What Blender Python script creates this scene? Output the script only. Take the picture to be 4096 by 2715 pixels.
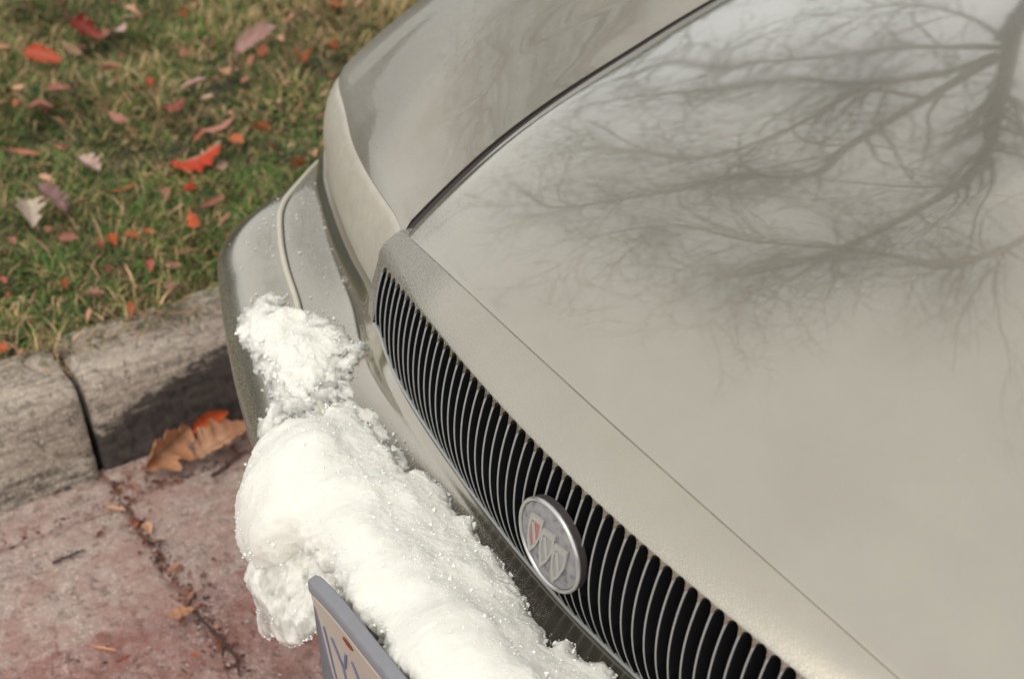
import bpy, bmesh, math, random
import numpy as np
from mathutils import Matrix, Vector

sc = bpy.context.scene
for o in list(bpy.data.objects):
    bpy.data.objects.remove(o)
random.seed(7)
R = math.radians

# ------------------------------------------------------------------ camera
CAM = (0.8226, -0.6489, 1.6634)
YAW, PITCH, ROLL = 0.9443, 0.6348, 0.0495
_f = Vector((-math.sin(YAW) * math.cos(PITCH), math.cos(YAW) * math.cos(PITCH), -math.sin(PITCH)))
_r0 = Vector((math.cos(YAW), math.sin(YAW), 0))
_u0 = _r0.cross(_f)
_r = _r0 * math.cos(ROLL) + _u0 * math.sin(ROLL)
_u = _u0 * math.cos(ROLL) - _r0 * math.sin(ROLL)
cd = bpy.data.cameras.new('camera')
cam = bpy.data.objects.new('camera', cd)
sc.collection.objects.link(cam)
cam.matrix_world = Matrix(((_r.x, _u.x, -_f.x, CAM[0]), (_r.y, _u.y, -_f.y, CAM[1]), (_r.z, _u.z, -_f.z, CAM[2]), (0, 0, 0, 1)))
cd.lens = 55
cd.sensor_width = 36
cd.clip_start = 0.05
cd.clip_end = 600
cd.dof.use_dof = True
cd.dof.focus_distance = 1.53
cd.dof.aperture_fstop = 5.6
sc.camera = cam

# ------------------------------------------------------------------ world, sun, exposure
SUN_EL, SUN_AZ = R(58), R(150)           # azimuth measured from +Y towards +X
w = bpy.data.worlds.new('World')
sc.world = w
w.use_nodes = True
nt = w.node_tree
nt.nodes.clear()
sky = nt.nodes.new('ShaderNodeTexSky')
sky.sky_type = 'NISHITA'
sky.sun_disc = False
sky.sun_elevation = SUN_EL
sky.sun_rotation = SUN_AZ
sky.air_density = 1.0
sky.dust_density = 1.0
sky.ozone_density = 1.0
hs = nt.nodes.new('ShaderNodeHueSaturation')
hs.inputs['Saturation'].default_value = 0.60
bg = nt.nodes.new('ShaderNodeBackground')
bg.inputs['Strength'].default_value = 0.15
wo = nt.nodes.new('ShaderNodeOutputWorld')
nt.links.new(sky.outputs[0], hs.inputs['Color'])
cloud = nt.nodes.new('ShaderNodeMix')          # even overcast layer over the clear sky
cloud.data_type = 'RGBA'
cloud.inputs[0].default_value = 0.62
cloud.inputs[7].default_value = (5.6, 5.4, 4.9, 1)
nt.links.new(hs.outputs[0], cloud.inputs[6])
nt.links.new(cloud.outputs[2], bg.inputs['Color'])
nt.links.new(bg.outputs[0], wo.inputs['Surface'])

sl = bpy.data.lights.new('sun', 'SUN')
sl.energy = 0.7
sl.angle = R(28)
sl.color = (1.0, 0.95, 0.88)
sun = bpy.data.objects.new('sun', sl)
sc.collection.objects.link(sun)
sdir = Vector((math.sin(SUN_AZ) * math.cos(SUN_EL), math.cos(SUN_AZ) * math.cos(SUN_EL), math.sin(SUN_EL)))
sun.rotation_euler = sdir.to_track_quat('Z', 'Y').to_euler()
sun.location = sdir * 30

vs = sc.view_settings
vs.view_transform = 'Standard'
vs.look = 'None'
vs.exposure = 0.72
vs.gamma = 1.0
vs.use_curve_mapping = False

# ------------------------------------------------------------------ shape functions (car coordinates: x across, y from nose to tail, z up)
# ==GEOM==
def smooth(t):
    t = np.clip(t, 0, 1)
    return t * t * (3 - 2 * t)

def hood_z(x, y):
    t = y - 0.07
    z = 0.765 + 0.15 * (1 - np.exp(-t / 0.42)) + 0.02 * t - (0.25 - 0.09 * t) * x * x
    k = 0.030 * smooth((y - 0.22) / 0.35)
    return z - k * (np.sqrt(x * x + 0.006 ** 2) - 0.006) + k * 0.05

def shut_y(x):
    return 0.0712 + 0.1822 * x ** 2 - 0.0682 * x ** 4

def hood_edge_x(y):
    return -np.polyval(EDGE_C, y)
EDGE_Y = np.array([0.099, 0.105, 0.140, 0.192, 0.230, 0.275, 0.315, 0.431, 0.550, 0.690, 0.95, 1.25])
EDGE_X = np.array([0.429, 0.433, 0.447, 0.467, 0.481, 0.497, 0.510, 0.548, 0.583, 0.620, 0.670, 0.705])
EDGE_C = np.polyfit(EDGE_Y, EDGE_X, 4)

PITCHB = 0.0151
def top_curve(x):                       # upper ends of the grille slots
    return 0.0181 + 0.2977 * x ** 2, 0.7361 - 0.0574 * x ** 2 - 0.6504 * x ** 4

BOT_X = np.array([0, 0.1, 0.2, 0.3, 0.35, 0.375, 0.392, 0.405, 0.42, 0.45])
BOT_Z = np.array([0.5555, 0.560, 0.569, 0.583, 0.593, 0.601, 0.613, 0.626, 0.630, 0.633])
def bot_curve(x):
    return 0.032 + 0.15 * x ** 2, np.interp(np.abs(x), BOT_X, BOT_Z)

def nose(x, wv):                        # grille skin; wv 0 at slot tops, 1 at the lower edge
    yt, zt = top_curve(x)
    yb, zb = bot_curve(x)
    ym, zm = 0.005 + 0.32 * x ** 2, zt - 0.40 * (zt - zb)
    z = zt + (zb - zt) * wv
    y = (yt * (z - zm) * (z - zb) / ((zt - zm) * (zt - zb)) + ym * (z - zt) * (z - zb) / ((zm - zt) * (zm - zb))
         + yb * (z - zt) * (z - zm) / ((zb - zt) * (zb - zm)))
    return np.stack([x + 0 * z, y, z], -1)

# bumper stations: inner edge, ridge, valley, trim line, round-over, bulge (x is negated for the kerb side)
ST = np.array([
 [(0, .030, .552), (0, .022, .552), (0, .004, .553), (0, -.055, .556), (0, -.100, .550), (0, -.128, .500)],
 [(.20, .038, .564), (.20, .030, .561), (.20, .012, .557), (.205, -.050, .558), (.21, -.094, .550), (.213, -.120, .500)],
 [(.35, .050, .588), (.354, .043, .582), (.366, .030, .566), (.390, -.025, .559), (.402, -.070, .548), (.41, -.096, .500)],
 [(.428, .066, .622), (.436, .061, .600), (.447, .054, .573), (.485, .004, .558), (.500, -.044, .546), (.51, -.071, .500)],
 [(.508, .098, .613), (.513, .090, .598), (.530, .088, .574), (.585, .046, .556), (.607, -.004, .543), (.62, -.034, .500)],
 [(.583, .119, .606), (.590, .111, .592), (.603, .111, .572), (.668, .073, .555), (.702, .026, .541), (.72, .004, .500)],
 [(.654, .142, .600), (.663, .134, .587), (.676, .136, .569), (.737, .101, .553), (.782, .056, .538), (.80, .040, .500)],
 [(.744, .175, .594), (.753, .168, .582), (.760, .171, .566), (.803, .137, .551), (.832, .103, .536), (.862, .098, .490)],
 [(.803, .202, .591), (.812, .196, .580), (.822, .199, .565), (.851, .187, .549), (.869, .172, .532), (.897, .182, .490)],
 [(.888, .260, .588), (.892, .256, .578), (.897, .262, .564), (.907, .265, .548), (.924, .268, .528), (.936, .275, .490)],
 [(.932, .360, .588), (.934, .360, .578), (.936, .360, .564), (.940, .360, .548), (.945, .360, .528), (.949, .360, .490)],
 [(.940, .640, .588), (.942, .640, .578), (.944, .640, .564), (.947, .640, .548), (.950, .640, .528), (.953, .640, .490)],
], float)

def catmull(P, t):                      # P (n, ...), t array in 0..n-1
    n = len(P)
    i = np.clip(np.floor(t).astype(int), 0, n - 2)
    f = (t - i).reshape((-1,) + (1,) * (P.ndim - 1))
    p0 = np.where((i == 0).reshape(f.shape), 2 * P[0] - P[1], P[np.maximum(i - 1, 0)])
    p1, p2 = P[i], P[i + 1]
    p3 = np.where((i == n - 2).reshape(f.shape), 2 * P[-1] - P[-2], P[np.minimum(i + 2, n - 1)])
    return 0.5 * (2 * p1 + (p2 - p0) * f + (2 * p0 - 5 * p1 + 4 * p2 - p3) * f ** 2 + (3 * p1 - p0 - 3 * p2 + p3) * f ** 3)

def bumper_net(side, ns, npf):          # (ns, npf, 3); profile parameter 0..8
    t = np.linspace(0, 11, ns)
    S = ST.copy()
    # centre station mirrors, so continue the first derivative as even
    full = np.concatenate([S[1:3][::-1] * np.array([-1, 1, 1]), S], 0)
    C = catmull(full, t + 2)            # (ns, 6, 3)
    b = C[:, 5]
    d = np.gradient(b, axis=0)
    nrm = np.stack([-d[:, 1], d[:, 0], 0 * d[:, 0]], -1)
    nrm /= np.linalg.norm(nrm, axis=1)[:, None]          # inward
    c6 = b + nrm * 0.030 + np.array([0, 0, -.085])
    c7 = b + nrm * 0.085 + np.array([0, 0, -.20])
    c8 = b + nrm * 0.20 + np.array([0, 0, -.29])
    C = np.concatenate([C, c6[:, None], c7[:, None], c8[:, None]], 1)
    pt = np.linspace(0, 8, npf)
    N = catmull(np.swapaxes(C, 0, 1), pt)
    N = np.swapaxes(N, 0, 1)
    if side < 0:
        N = N * np.array([-1, 1, 1])
    return N

LENS_U = np.array([(.437, .104, .722), (.480, .119, .721), (.534, .132, .716), (.606, .151, .710), (.695, .184, .695), (.777, .220, .690), (.842, .247, .690), (.884, .276, .682), (.914, .316, .664), (.930, .368, .640)])
LENS_L = np.array([(.446, .082, .617), (.503, .106, .606), (.578, .127, .599), (.649, .150, .593), (.739, .183, .587), (.797, .209, .584), (.842, .233, .582), (.884, .267, .581), (.914, .308, .581), (.932, .368, .581)])
# ==END GEOM==

# ------------------------------------------------------------------ helpers
COL = sc.collection

def vnoise(P, seed=0):
    """value noise in -1..1 at points P (n,3)"""
    P = np.asarray(P, float)
    i = np.floor(P).astype(np.int64)
    f = P - i
    f = f * f * f * (f * (f * 6 - 15) + 10)
    out = np.zeros(len(P))
    for dx in (0, 1):
        for dy in (0, 1):
            for dz in (0, 1):
                h = (((i[:, 0] + dx) * 73856093) ^ ((i[:, 1] + dy) * 19349663) ^ ((i[:, 2] + dz) * 83492791) ^ (seed * 2654435761 + 12345)) & 0xFFFFFFFF
                h = ((h ^ (h >> 16)) * 0x45d9f3b) & 0xFFFFFFFF
                h = ((h ^ (h >> 16)) * 0x45d9f3b) & 0xFFFFFFFF
                h = (h ^ (h >> 16)) & 0xFFFFFF
                v = h / float(0xFFFFFF) * 2 - 1
                out += v * (f[:, 0] if dx else 1 - f[:, 0]) * (f[:, 1] if dy else 1 - f[:, 1]) * (f[:, 2] if dz else 1 - f[:, 2])
    return out

def fbm(P, scale, octs=4, seed=0, gain=0.5):
    P = np.asarray(P, float) * scale
    a, s, tot = 1.0, 0, 0
    for k in range(octs):
        s = s + a * vnoise(P + 17.3 * k, seed + k)
        tot += a
        P = P * 2.03
        a *= gain
    return s / tot

def tag(o, label=None, cat=None, group=None, kind=None):
    if label: o['label'] = label
    if cat: o['category'] = cat
    if group: o['group'] = group
    if kind: o['kind'] = kind
    return o

def obj(name, verts, faces, mat, parent=None, smooth_shade=True, mat_idx=None, sharp=38):
    me = bpy.data.meshes.new(name)
    me.from_pydata([tuple(map(float, v)) for v in verts], [], [tuple(map(int, f)) for f in faces])
    for m in (mat if isinstance(mat, (list, tuple)) else [mat]):
        me.materials.append(m)
    if mat_idx is not None:
        me.polygons.foreach_set('material_index', np.asarray(mat_idx, np.int32))
    if smooth_shade:
        me.polygons.foreach_set('use_smooth', np.ones(len(me.polygons), bool))
    me.update()
    if smooth_shade and sharp: me.set_sharp_from_angle(angle=R(sharp))
    o = bpy.data.objects.new(name, me)
    COL.objects.link(o)
    if parent: o.parent = parent
    return o

def empty(name, loc=(0, 0, 0)):
    o = bpy.data.objects.new(name, None)
    o.empty_display_size = 0.1
    o.location = loc
    COL.objects.link(o)
    return o

def grid_faces(n, m, off=0, flip=False, closed=False):
    F = []
    for i in range(n - 1):
        for j in range(m - (0 if closed else 1)):
            j2 = (j + 1) % m
            a, b, c, d = off + i * m + j, off + i * m + j2, off + (i + 1) * m + j2, off + (i + 1) * m + j
            F.append((d, c, b, a) if flip else (a, b, c, d))
    return F

def set_attr(o, name, vals):
    a = o.data.attributes.new(name, 'FLOAT', 'POINT')
    a.data.foreach_set('value', np.asarray(vals, np.float32))

class MB:
    """collects shapes into one mesh"""
    def __init__(s): s.v, s.f, s.m = [], [], []
    def add(s, v, f, mi=0):
        o = len(s.v)
        s.v += [tuple(p) for p in v]
        s.f += [tuple(o + k for k in q) for q in f]
        s.m += [mi] * len(f)
    def box(s, c, d, mi=0, rot=None):
        P = []
        for sx in (-1, 1):
            for sy in (-1, 1):
                for sz in (-1, 1):
                    q = Vector((sx * d[0] / 2, sy * d[1] / 2, sz * d[2] / 2))
                    if rot: q = rot @ q
                    P.append(tuple(Vector(c) + q))
        s.add(P, [(0, 1, 3, 2), (4, 6, 7, 5), (0, 4, 5, 1), (2, 3, 7, 6), (0, 2, 6, 4), (1, 5, 7, 3)], mi)
    def tube(s, path, rad, seg=8, mi=0, cap=True):
        P = [Vector(p) for p in path]
        n = len(P)
        rr = rad if hasattr(rad, '__len__') else [rad] * n
        V, up = [], Vector((0.13, 0.31, 0.94))
        for i, p in enumerate(P):
            t = (P[min(i + 1, n - 1)] - P[max(i - 1, 0)]).normalized()
            a = t.cross(up)
            if a.length < 0.05: a = t.cross(Vector((1, 0, 0)))
            a.normalize()
            b = t.cross(a)
            for k in range(seg):
                an = 2 * math.pi * k / seg
                V.append(tuple(p + (a * math.cos(an) + b * math.sin(an)) * rr[i]))
        F = []
        for i in range(n - 1):
            for k in range(seg):
                k2 = (k + 1) % seg
                F.append((i * seg + k, i * seg + k2, (i + 1) * seg + k2, (i + 1) * seg + k))
        if cap:
            F.append(tuple(range(seg))[::-1])
            F.append(tuple((n - 1) * seg + k for k in range(seg)))
        s.add(V, F, mi)
    def build(s, name, mat, parent=None, smooth_shade=True):
        return obj(name, s.v, s.f, mat, parent, smooth_shade, s.m)

# ------------------------------------------------------------------ materials
class NT:
    def __init__(s, name):
        s.m = bpy.data.materials.new(name)
        s.m.use_nodes = True
        s.t = s.m.node_tree
        s.bsdf = s.t.nodes['Principled BSDF']
        s.tc = s.t.nodes.new('ShaderNodeTexCoord')
    def n(s, t, **kw):
        nd = s.t.nodes.new('ShaderNode' + t)
        for k, v in kw.items(): setattr(nd, k, v)
        return nd
    def l(s, a, b): s.t.links.new(a, b)
    def noise(s, scale, detail=4, rough=0.55, vec=None, dist=0.0, map_scale=None):
        nd = s.n('TexNoise')
        nd.inputs['Scale'].default_value = scale
        nd.inputs['Detail'].default_value = detail
        nd.inputs['Roughness'].default_value = rough
        nd.inputs['Distortion'].default_value = dist
        v = vec or s.tc.outputs['Object']
        if map_scale:
            mp = s.n('Mapping')
            mp.inputs['Scale'].default_value = map_scale
            s.l(v, mp.inputs['Vector']); v = mp.outputs[0]
        s.l(v, nd.inputs['Vector'])
        return nd.outputs['Fac']
    def ramp(s, fac, stops):
        r = s.n('ValToRGB')
        e = r.color_ramp.elements
        while len(e) < len(stops): e.new(0.5)
        for k, (p, c) in enumerate(stops):
            e[k].position = p
            e[k].color = (c if hasattr(c, '__len__') else (c, c, c)) + (1,) if not (hasattr(c, '__len__') and len(c) == 4) else c
        s.l(fac, r.inputs['Fac'])
        return r.outputs['Color']
    def mix(s, fac, a, b, mode='MIX'):
        m = s.n('Mix', data_type='RGBA', blend_type=mode)
        for k, v in ((0, fac), (6, a), (7, b)):
            if hasattr(v, 'is_linked') or hasattr(v, 'links'): s.l(v, m.inputs[k])
            elif k == 0: m.inputs[0].default_value = v
            else: m.inputs[k].default_value = tuple(v) + (1,)
        return m.outputs[2]
    def math(s, op, a, b=None, clamp=False):
        m = s.n('Math', operation=op, use_clamp=clamp)
        for k, v in ((0, a), (1, b)):
            if v is None: continue
            if hasattr(v, 'links'): s.l(v, m.inputs[k])
            else: m.inputs[k].default_value = v
        return m.outputs[0]
    def set(s, **kw):
        for k, v in kw.items():
            k = k.replace('_', ' ')
            i = s.bsdf.inputs[k]
            if hasattr(v, 'links'): s.l(v, i)
            elif hasattr(v, '__len__') and len(v) == 3 and i.type == 'RGBA': i.default_value = tuple(v) + (1,)
            else: i.default_value = v
    def bump(s, h, strength=0.3, dist=0.002, prev=None):
        b = s.n('Bump')
        b.inputs['Strength'].default_value = strength
        b.inputs['Distance'].default_value = dist
        s.l(h, b.inputs['Height'])
        if prev is not None: s.l(prev, b.inputs['Normal'])
        s.l(b.outputs[0], s.bsdf.inputs['Normal'])
        return b.outputs[0]
    def attr(s, name, out='Fac'):
        a = s.n('Attribute', attribute_name=name)
        return a.outputs[out]

def simple(name, col, rough=0.6, metal=0.0, var=0.12, scale=60, **kw):
    m = NT(name)
    f = m.noise(scale, 3)
    m.set(Base_Color=m.mix(m.math('MULTIPLY', f, 1.0), [c * (1 - var) for c in col], [min(1, c * (1 + var)) for c in col]),
          Roughness=rough, Metallic=metal, **kw)
    return m.m

def make_paint():
    m = NT('champagne_paint')
    flake = m.noise(2600, 1, 0.5)
    dirt = m.noise(9, 5, 0.6)
    fine = m.noise(170, 3, 0.7)
    c = m.mix(flake, (0.372, 0.342, 0.272), (0.436, 0.401, 0.322))
    c = m.mix(m.ramp(dirt, [(0.35, 0.0), (0.72, 0.55)]), c, (0.345, 0.308, 0.248))
    c = m.mix(m.ramp(fine, [(0.60, 0.0), (0.78, 0.16)]), c, (0.40, 0.375, 0.335))
    sp = m.n('TexVoronoi', feature='F1')
    sp.inputs['Scale'].default_value = 85
    m.l(m.tc.outputs['Object'], sp.inputs['Vector'])
    c = m.mix(m.math('MULTIPLY', m.ramp(sp.outputs['Distance'], [(0.045, 1.0), (0.09, 0.0)]), m.ramp(m.noise(14, 3, 0.6), [(0.5, 0.0), (0.62, 0.5)])), c, (0.50, 0.47, 0.42))
    # frost crystals and grit where the panels carry it
    fr = m.attr('frost')
    cell = m.n('TexVoronoi', feature='F1')
    cell.inputs['Scale'].default_value = 640
    m.l(m.tc.outputs['Object'], cell.inputs['Vector'])
    spk = m.noise(820, 2, 0.7)
    pat = m.math('ADD', m.math('MULTIPLY', spk, 1.6), m.math('MULTIPLY', cell.outputs['Distance'], -0.9))
    mask = m.math('MULTIPLY', m.ramp(m.math('ADD', pat, m.math('MULTIPLY', fr, 0.55)), [(0.62, 0.0), (0.85, 1.0)]), m.ramp(fr, [(0.02, 0.0), (0.25, 1.0)]))
    c = m.mix(m.math('MULTIPLY', mask, 0.5), c, (0.42, 0.40, 0.375))
    dk = m.math('MULTIPLY', m.ramp(spk, [(0.30, 1.0), (0.46, 0.0)]), m.ramp(fr, [(0.05, 0.0), (0.6, 0.75)]))
    c = m.mix(dk, c, (0.12, 0.105, 0.10))
    dust = m.attr('dust')
    rough = m.math('ADD', m.math('ADD', m.math('MULTIPLY', mask, 0.3), m.math('MULTIPLY', dust, 0.22)), m.math('ADD', 0.15, m.math('MULTIPLY', fine, 0.08)))
    m.set(Base_Color=c, Metallic=0.88, Roughness=rough, Coat_Weight=m.math('SUBTRACT', m.math('SUBTRACT', 1.0, m.math('MULTIPLY', dust, 0.75)), m.math('MULTIPLY', mask, 0.8), True),
          Coat_Roughness=m.math('ADD', 0.012, m.math('MULTIPLY', m.ramp(dirt, [(0.4, 0.0), (0.8, 1.0)]), 0.05)), Coat_IOR=1.75)
    h = m.math('MULTIPLY', m.math('ADD', spk, m.math('MULTIPLY', mask, 0.5)), m.ramp(fr, [(0.02, 0.0), (0.4, 1.0)]))
    m.bump(h, 0.55, 0.0012)
    return m.m

def make_snow(name, icy=0.0):
    m = NT(name)
    g = m.noise(150, 5, 0.65)
    big = m.noise(28, 4, 0.6)
    d = m.noise(75, 2, 0.5)
    c = m.mix(m.ramp(big, [(0.3, 0.0), (0.7, 1.0)]), (0.82, 0.80, 0.715), (0.90, 0.88, 0.79))
    c = m.mix(m.ramp(d, [(0.74, 0.0), (0.80, 0.35)]), c, (0.45, 0.34, 0.26))
    m.set(Base_Color=c, Roughness=0.45 - 0.22 * icy, Specular_IOR_Level=0.5, IOR=1.31,
          Subsurface_Weight=0.75, Subsurface_Scale=0.006, Subsurface_Radius=(1.0, 0.95, 0.85))
    if icy:
        m.set(Transmission_Weight=m.ramp(m.noise(60, 3, 0.6), [(0.40, 0.0), (0.66, 0.75 * icy)]), Coat_Weight=0.4 * icy, Coat_Roughness=0.12)
    b = m.bump(g, 0.20 + 0.3 * icy, 0.002)
    m.bump(m.noise(800, 3, 0.8), 0.9, 0.0016, b)
    return m.m

def make_concrete(name, c1, c2, black_tone=False, streak=(1, 1, 1), grit=0.5, red=0.0, sk=0.4):
    m = NT(name)
    a = m.noise(6, 6, 0.65)
    b = m.noise(70, 5, 0.75)
    g = m.noise(230, 3, 0.7)
    st = m.noise(22, 5, 0.65, map_scale=streak)
    c = m.mix(m.ramp(a, [(0.3, 0.0), (0.7, 1.0)]), c1, c2)
    c = m.mix(m.ramp(st, [(0.45, 0.0), (0.66, sk)]), c, [x * 0.42 for x in c1])
    c = m.mix(m.ramp(b, [(0.38, 0.85 * grit), (0.49, 0.0)]), c, [x * 0.35 for x in c1])
    c = m.mix(m.ramp(g, [(0.55, 0.0), (0.66, 0.75 * grit)]), c, [min(1, x * 1.65) for x in c2])
    if red:
        c = m.mix(m.math('MULTIPLY', m.ramp(m.noise(11, 5, 0.7), [(0.42, 0.0), (0.62, 1.0)]), red), c, (0.27, 0.11, 0.085))
    if black_tone:
        sa = m.attr('black_tone')
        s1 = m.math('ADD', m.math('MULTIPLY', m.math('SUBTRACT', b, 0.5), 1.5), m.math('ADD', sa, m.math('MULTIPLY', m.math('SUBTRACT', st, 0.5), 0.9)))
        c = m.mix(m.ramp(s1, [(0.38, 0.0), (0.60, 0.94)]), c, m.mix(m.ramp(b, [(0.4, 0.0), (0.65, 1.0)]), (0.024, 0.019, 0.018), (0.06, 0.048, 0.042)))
    m.set(Base_Color=c, Roughness=0.85, Specular_IOR_Level=0.3)
    bb = m.bump(b, 0.6, 0.006)
    m.bump(g, 0.5, 0.003, bb)
    return m.m

M = {}
M['jointdirt'] = make_concrete('joint_grit', (0.20, 0.12, 0.09), (0.30, 0.20, 0.16), grit=1.0, red=0.5)
M['paint'] = make_paint()
M['snow'] = make_snow('packed_snow')
M['ice'] = make_snow('icy_slush', 0.75)
M['kerb'] = make_concrete('kerb_concrete', (0.29, 0.23, 0.185), (0.44, 0.37, 0.295), black_tone=True, streak=(6, 0.7, 6), grit=0.9, sk=0.75)
M['gutter'] = make_concrete('gutter_concrete', (0.36, 0.265, 0.23), (0.48, 0.385, 0.325), streak=(5, 0.8, 5), grit=0.9, red=0.5)
M['asphalt'] = make_concrete('road_aggregate', (0.26, 0.155, 0.135), (0.40, 0.28, 0.245), streak=(1, 1, 1), grit=1.0, red=0.75)
M['black'] = simple('matt_black_plastic', (0.006, 0.006, 0.007), 0.55)
M['bar'] = simple('frosted_silver_bar', (0.34, 0.345, 0.335), 0.4, 0.3, 0.15, 220)
M['chrome'] = simple('weathered_chrome', (0.52, 0.51, 0.485), 0.3, 0.8, 0.06, 120)
M['gap'] = simple('dark_rubber_gap', (0.035, 0.026, 0.026), 0.8)
M['trim'] = simple('cream_trim', (0.48, 0.455, 0.36), 0.4, 0.0, 0.08, 90, Coat_Weight=0.3)
M['rubber'] = simple('tyre_rubber', (0.02, 0.02, 0.02), 0.85)
M['rim'] = simple('alloy_rim', (0.5, 0.5, 0.5), 0.35, 0.85)
M['bracket'] = simple('grey_bracket_plastic', (0.20, 0.20, 0.215), 0.5, 0.0, 0.12, 120)
M['plate'] = simple('cream_plate', (0.50, 0.445, 0.365), 0.45, 0.0, 0.06, 50)
M['blue'] = simple('blue_plate_ink', (0.17, 0.20, 0.32), 0.5)
M['rust'] = simple('rust', (0.22, 0.055, 0.02), 0.9, 0.0, 0.5, 400)
M['shieldline'] = simple('shield_outline', (0.38, 0.365, 0.335), 0.35, 0.2)
M['shieldred'] = simple('shield_red', (0.36, 0.13, 0.12), 0.45)
M['shieldgrey'] = simple('shield_grey', (0.27, 0.27, 0.27), 0.45)
def make_badge():
    m = NT('frosted_badge_face')
    f = m.noise(95, 5, 0.7)
    m.set(Base_Color=m.ramp(f, [(0.36, (0.10, 0.10, 0.125)), (0.48, (0.235, 0.23, 0.235)), (0.7, (0.30, 0.29, 0.285))]), Roughness=0.5)
    m.bump(f, 0.3, 0.001)
    return m.m
M['badge'] = make_badge()
def make_lens():
    m = NT('hazed_headlamp_plastic')
    f = m.noise(60, 5, 0.7)
    s = m.noise(330, 2, 0.6)
    c = m.mix(m.ramp(f, [(0.3, 0.0), (0.75, 1.0)]), (0.38, 0.35, 0.29), (0.48, 0.445, 0.37))
    c = m.mix(m.ramp(s, [(0.62, 0.0), (0.75, 0.45)]), c, (0.62, 0.59, 0.52))
    m.set(Base_Color=c, Roughness=0.42, Subsurface_Weight=0.25, Subsurface_Scale=0.01, Coat_Weight=0.25, Coat_Roughness=0.25)
    scr = m.noise(45, 4, 0.7, map_scale=(1, 1, 0.12))
    bb = m.bump(scr, 0.35, 0.002)
    m.bump(s, 0.25, 0.0008, bb)
    return m.m
M['lens'] = make_lens()
def make_bark():
    m = NT('grey_bark')
    f = m.noise(30, 6, 0.7, map_scale=(1, 1, 0.25))
    m.set(Base_Color=m.ramp(f, [(0.3, (0.050, 0.064, 0.078)), (0.7, (0.115, 0.135, 0.152))]), Roughness=0.9)
    m.bump(f, 0.8, 0.02)
    return m.m
M['bark'] = make_bark()
def make_vcol(name, rough=0.7, sss=0.0, spec=0.35, nscale=120):
    m = NT(name)
    c = m.attr('Col', 'Color')
    f = m.noise(nscale, 4, 0.6)
    m.set(Base_Color=m.mix(m.ramp(f, [(0.3, 0.0), (0.7, 0.5)]), c, m.mix(1.0, c, (0.55, 0.5, 0.5), 'MULTIPLY')), Roughness=rough, Specular_IOR_Level=spec)
    return m.m
M['grass'] = make_vcol('grass_blades', 0.65, nscale=3)
M['leaf'] = make_vcol('dry_leaf', 0.6)
def make_soil():
    m = NT('lawn_soil')
    f = m.noise(25, 6, 0.7)
    m.set(Base_Color=m.ramp(f, [(0.3, (0.018, 0.022, 0.008)), (0.55, (0.045, 0.045, 0.016)), (0.75, (0.10, 0.078, 0.035))]), Roughness=0.95)
    m.bump(f, 1.0, 0.02)
    return m.m
M['soil'] = make_soil()
M['farlawn'] = None
def make_farlawn():
    m = NT('far_lawn')
    f = m.noise(3, 6, 0.7)
    m.set(Base_Color=m.ramp(f, [(0.3, (0.035, 0.045, 0.014)), (0.55, (0.065, 0.07, 0.024)), (0.75, (0.12, 0.095, 0.045))]), Roughness=0.95)
    m.bump(m.noise(60, 4, 0.7), 1.0, 0.03)
    return m.m
M['farlawn'] = make_farlawn()
M['glass'] = simple('window_glass', (0.03, 0.035, 0.035), 0.03, 0.0, 0.05, 5, Coat_Weight=1.0)

# ------------------------------------------------------------------ the setting
def sheet(name, x0, x1, y0, y1, z, mat, nx=2, ny=2, amp=0.0, sc_=20, seed=3):
    X, Y = np.meshgrid(np.linspace(x0, x1, nx), np.linspace(y0, y1, ny), indexing='ij')
    P = np.stack([X, Y, 0 * X + z], -1).reshape(-1, 3)
    if amp: P[:, 2] += amp * fbm(P, sc_, 4, seed)
    return obj(name, P, grid_faces(nx, ny, flip=False)[::1], mat)

def flip_up(o):
    me = o.data
    if len(me.polygons) and me.polygons[0].normal.z < 0: me.flip_normals()
    return o

KB = -1.036          # foot of the kerb
flip_up(tag(sheet('road', -0.70, 7.5, -60, 60, -0.004, M['asphalt']), kind='structure'))
nearroad = None
flip_up(tag(sheet('road_edge', -0.80, -0.02, -1.0, 0.75, 0.0, M['asphalt'], 260, 400, 0.0045, 55), kind='structure'))
flip_up(tag(sheet('ground', -200, 200, -200, 200, -0.06, M['farlawn']), kind='structure'))
flip_up(tag(sheet('lawn', -60, KB - 0.17, -60, 60, 0.125, M['farlawn']), kind='structure'))
flip_up(tag(sheet('lawn_soil', -4.2, KB - 0.135, -2.2, 3.4, 0.137, M['soil'], 240, 320, 0.022, 9, 5), kind='structure'))

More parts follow.
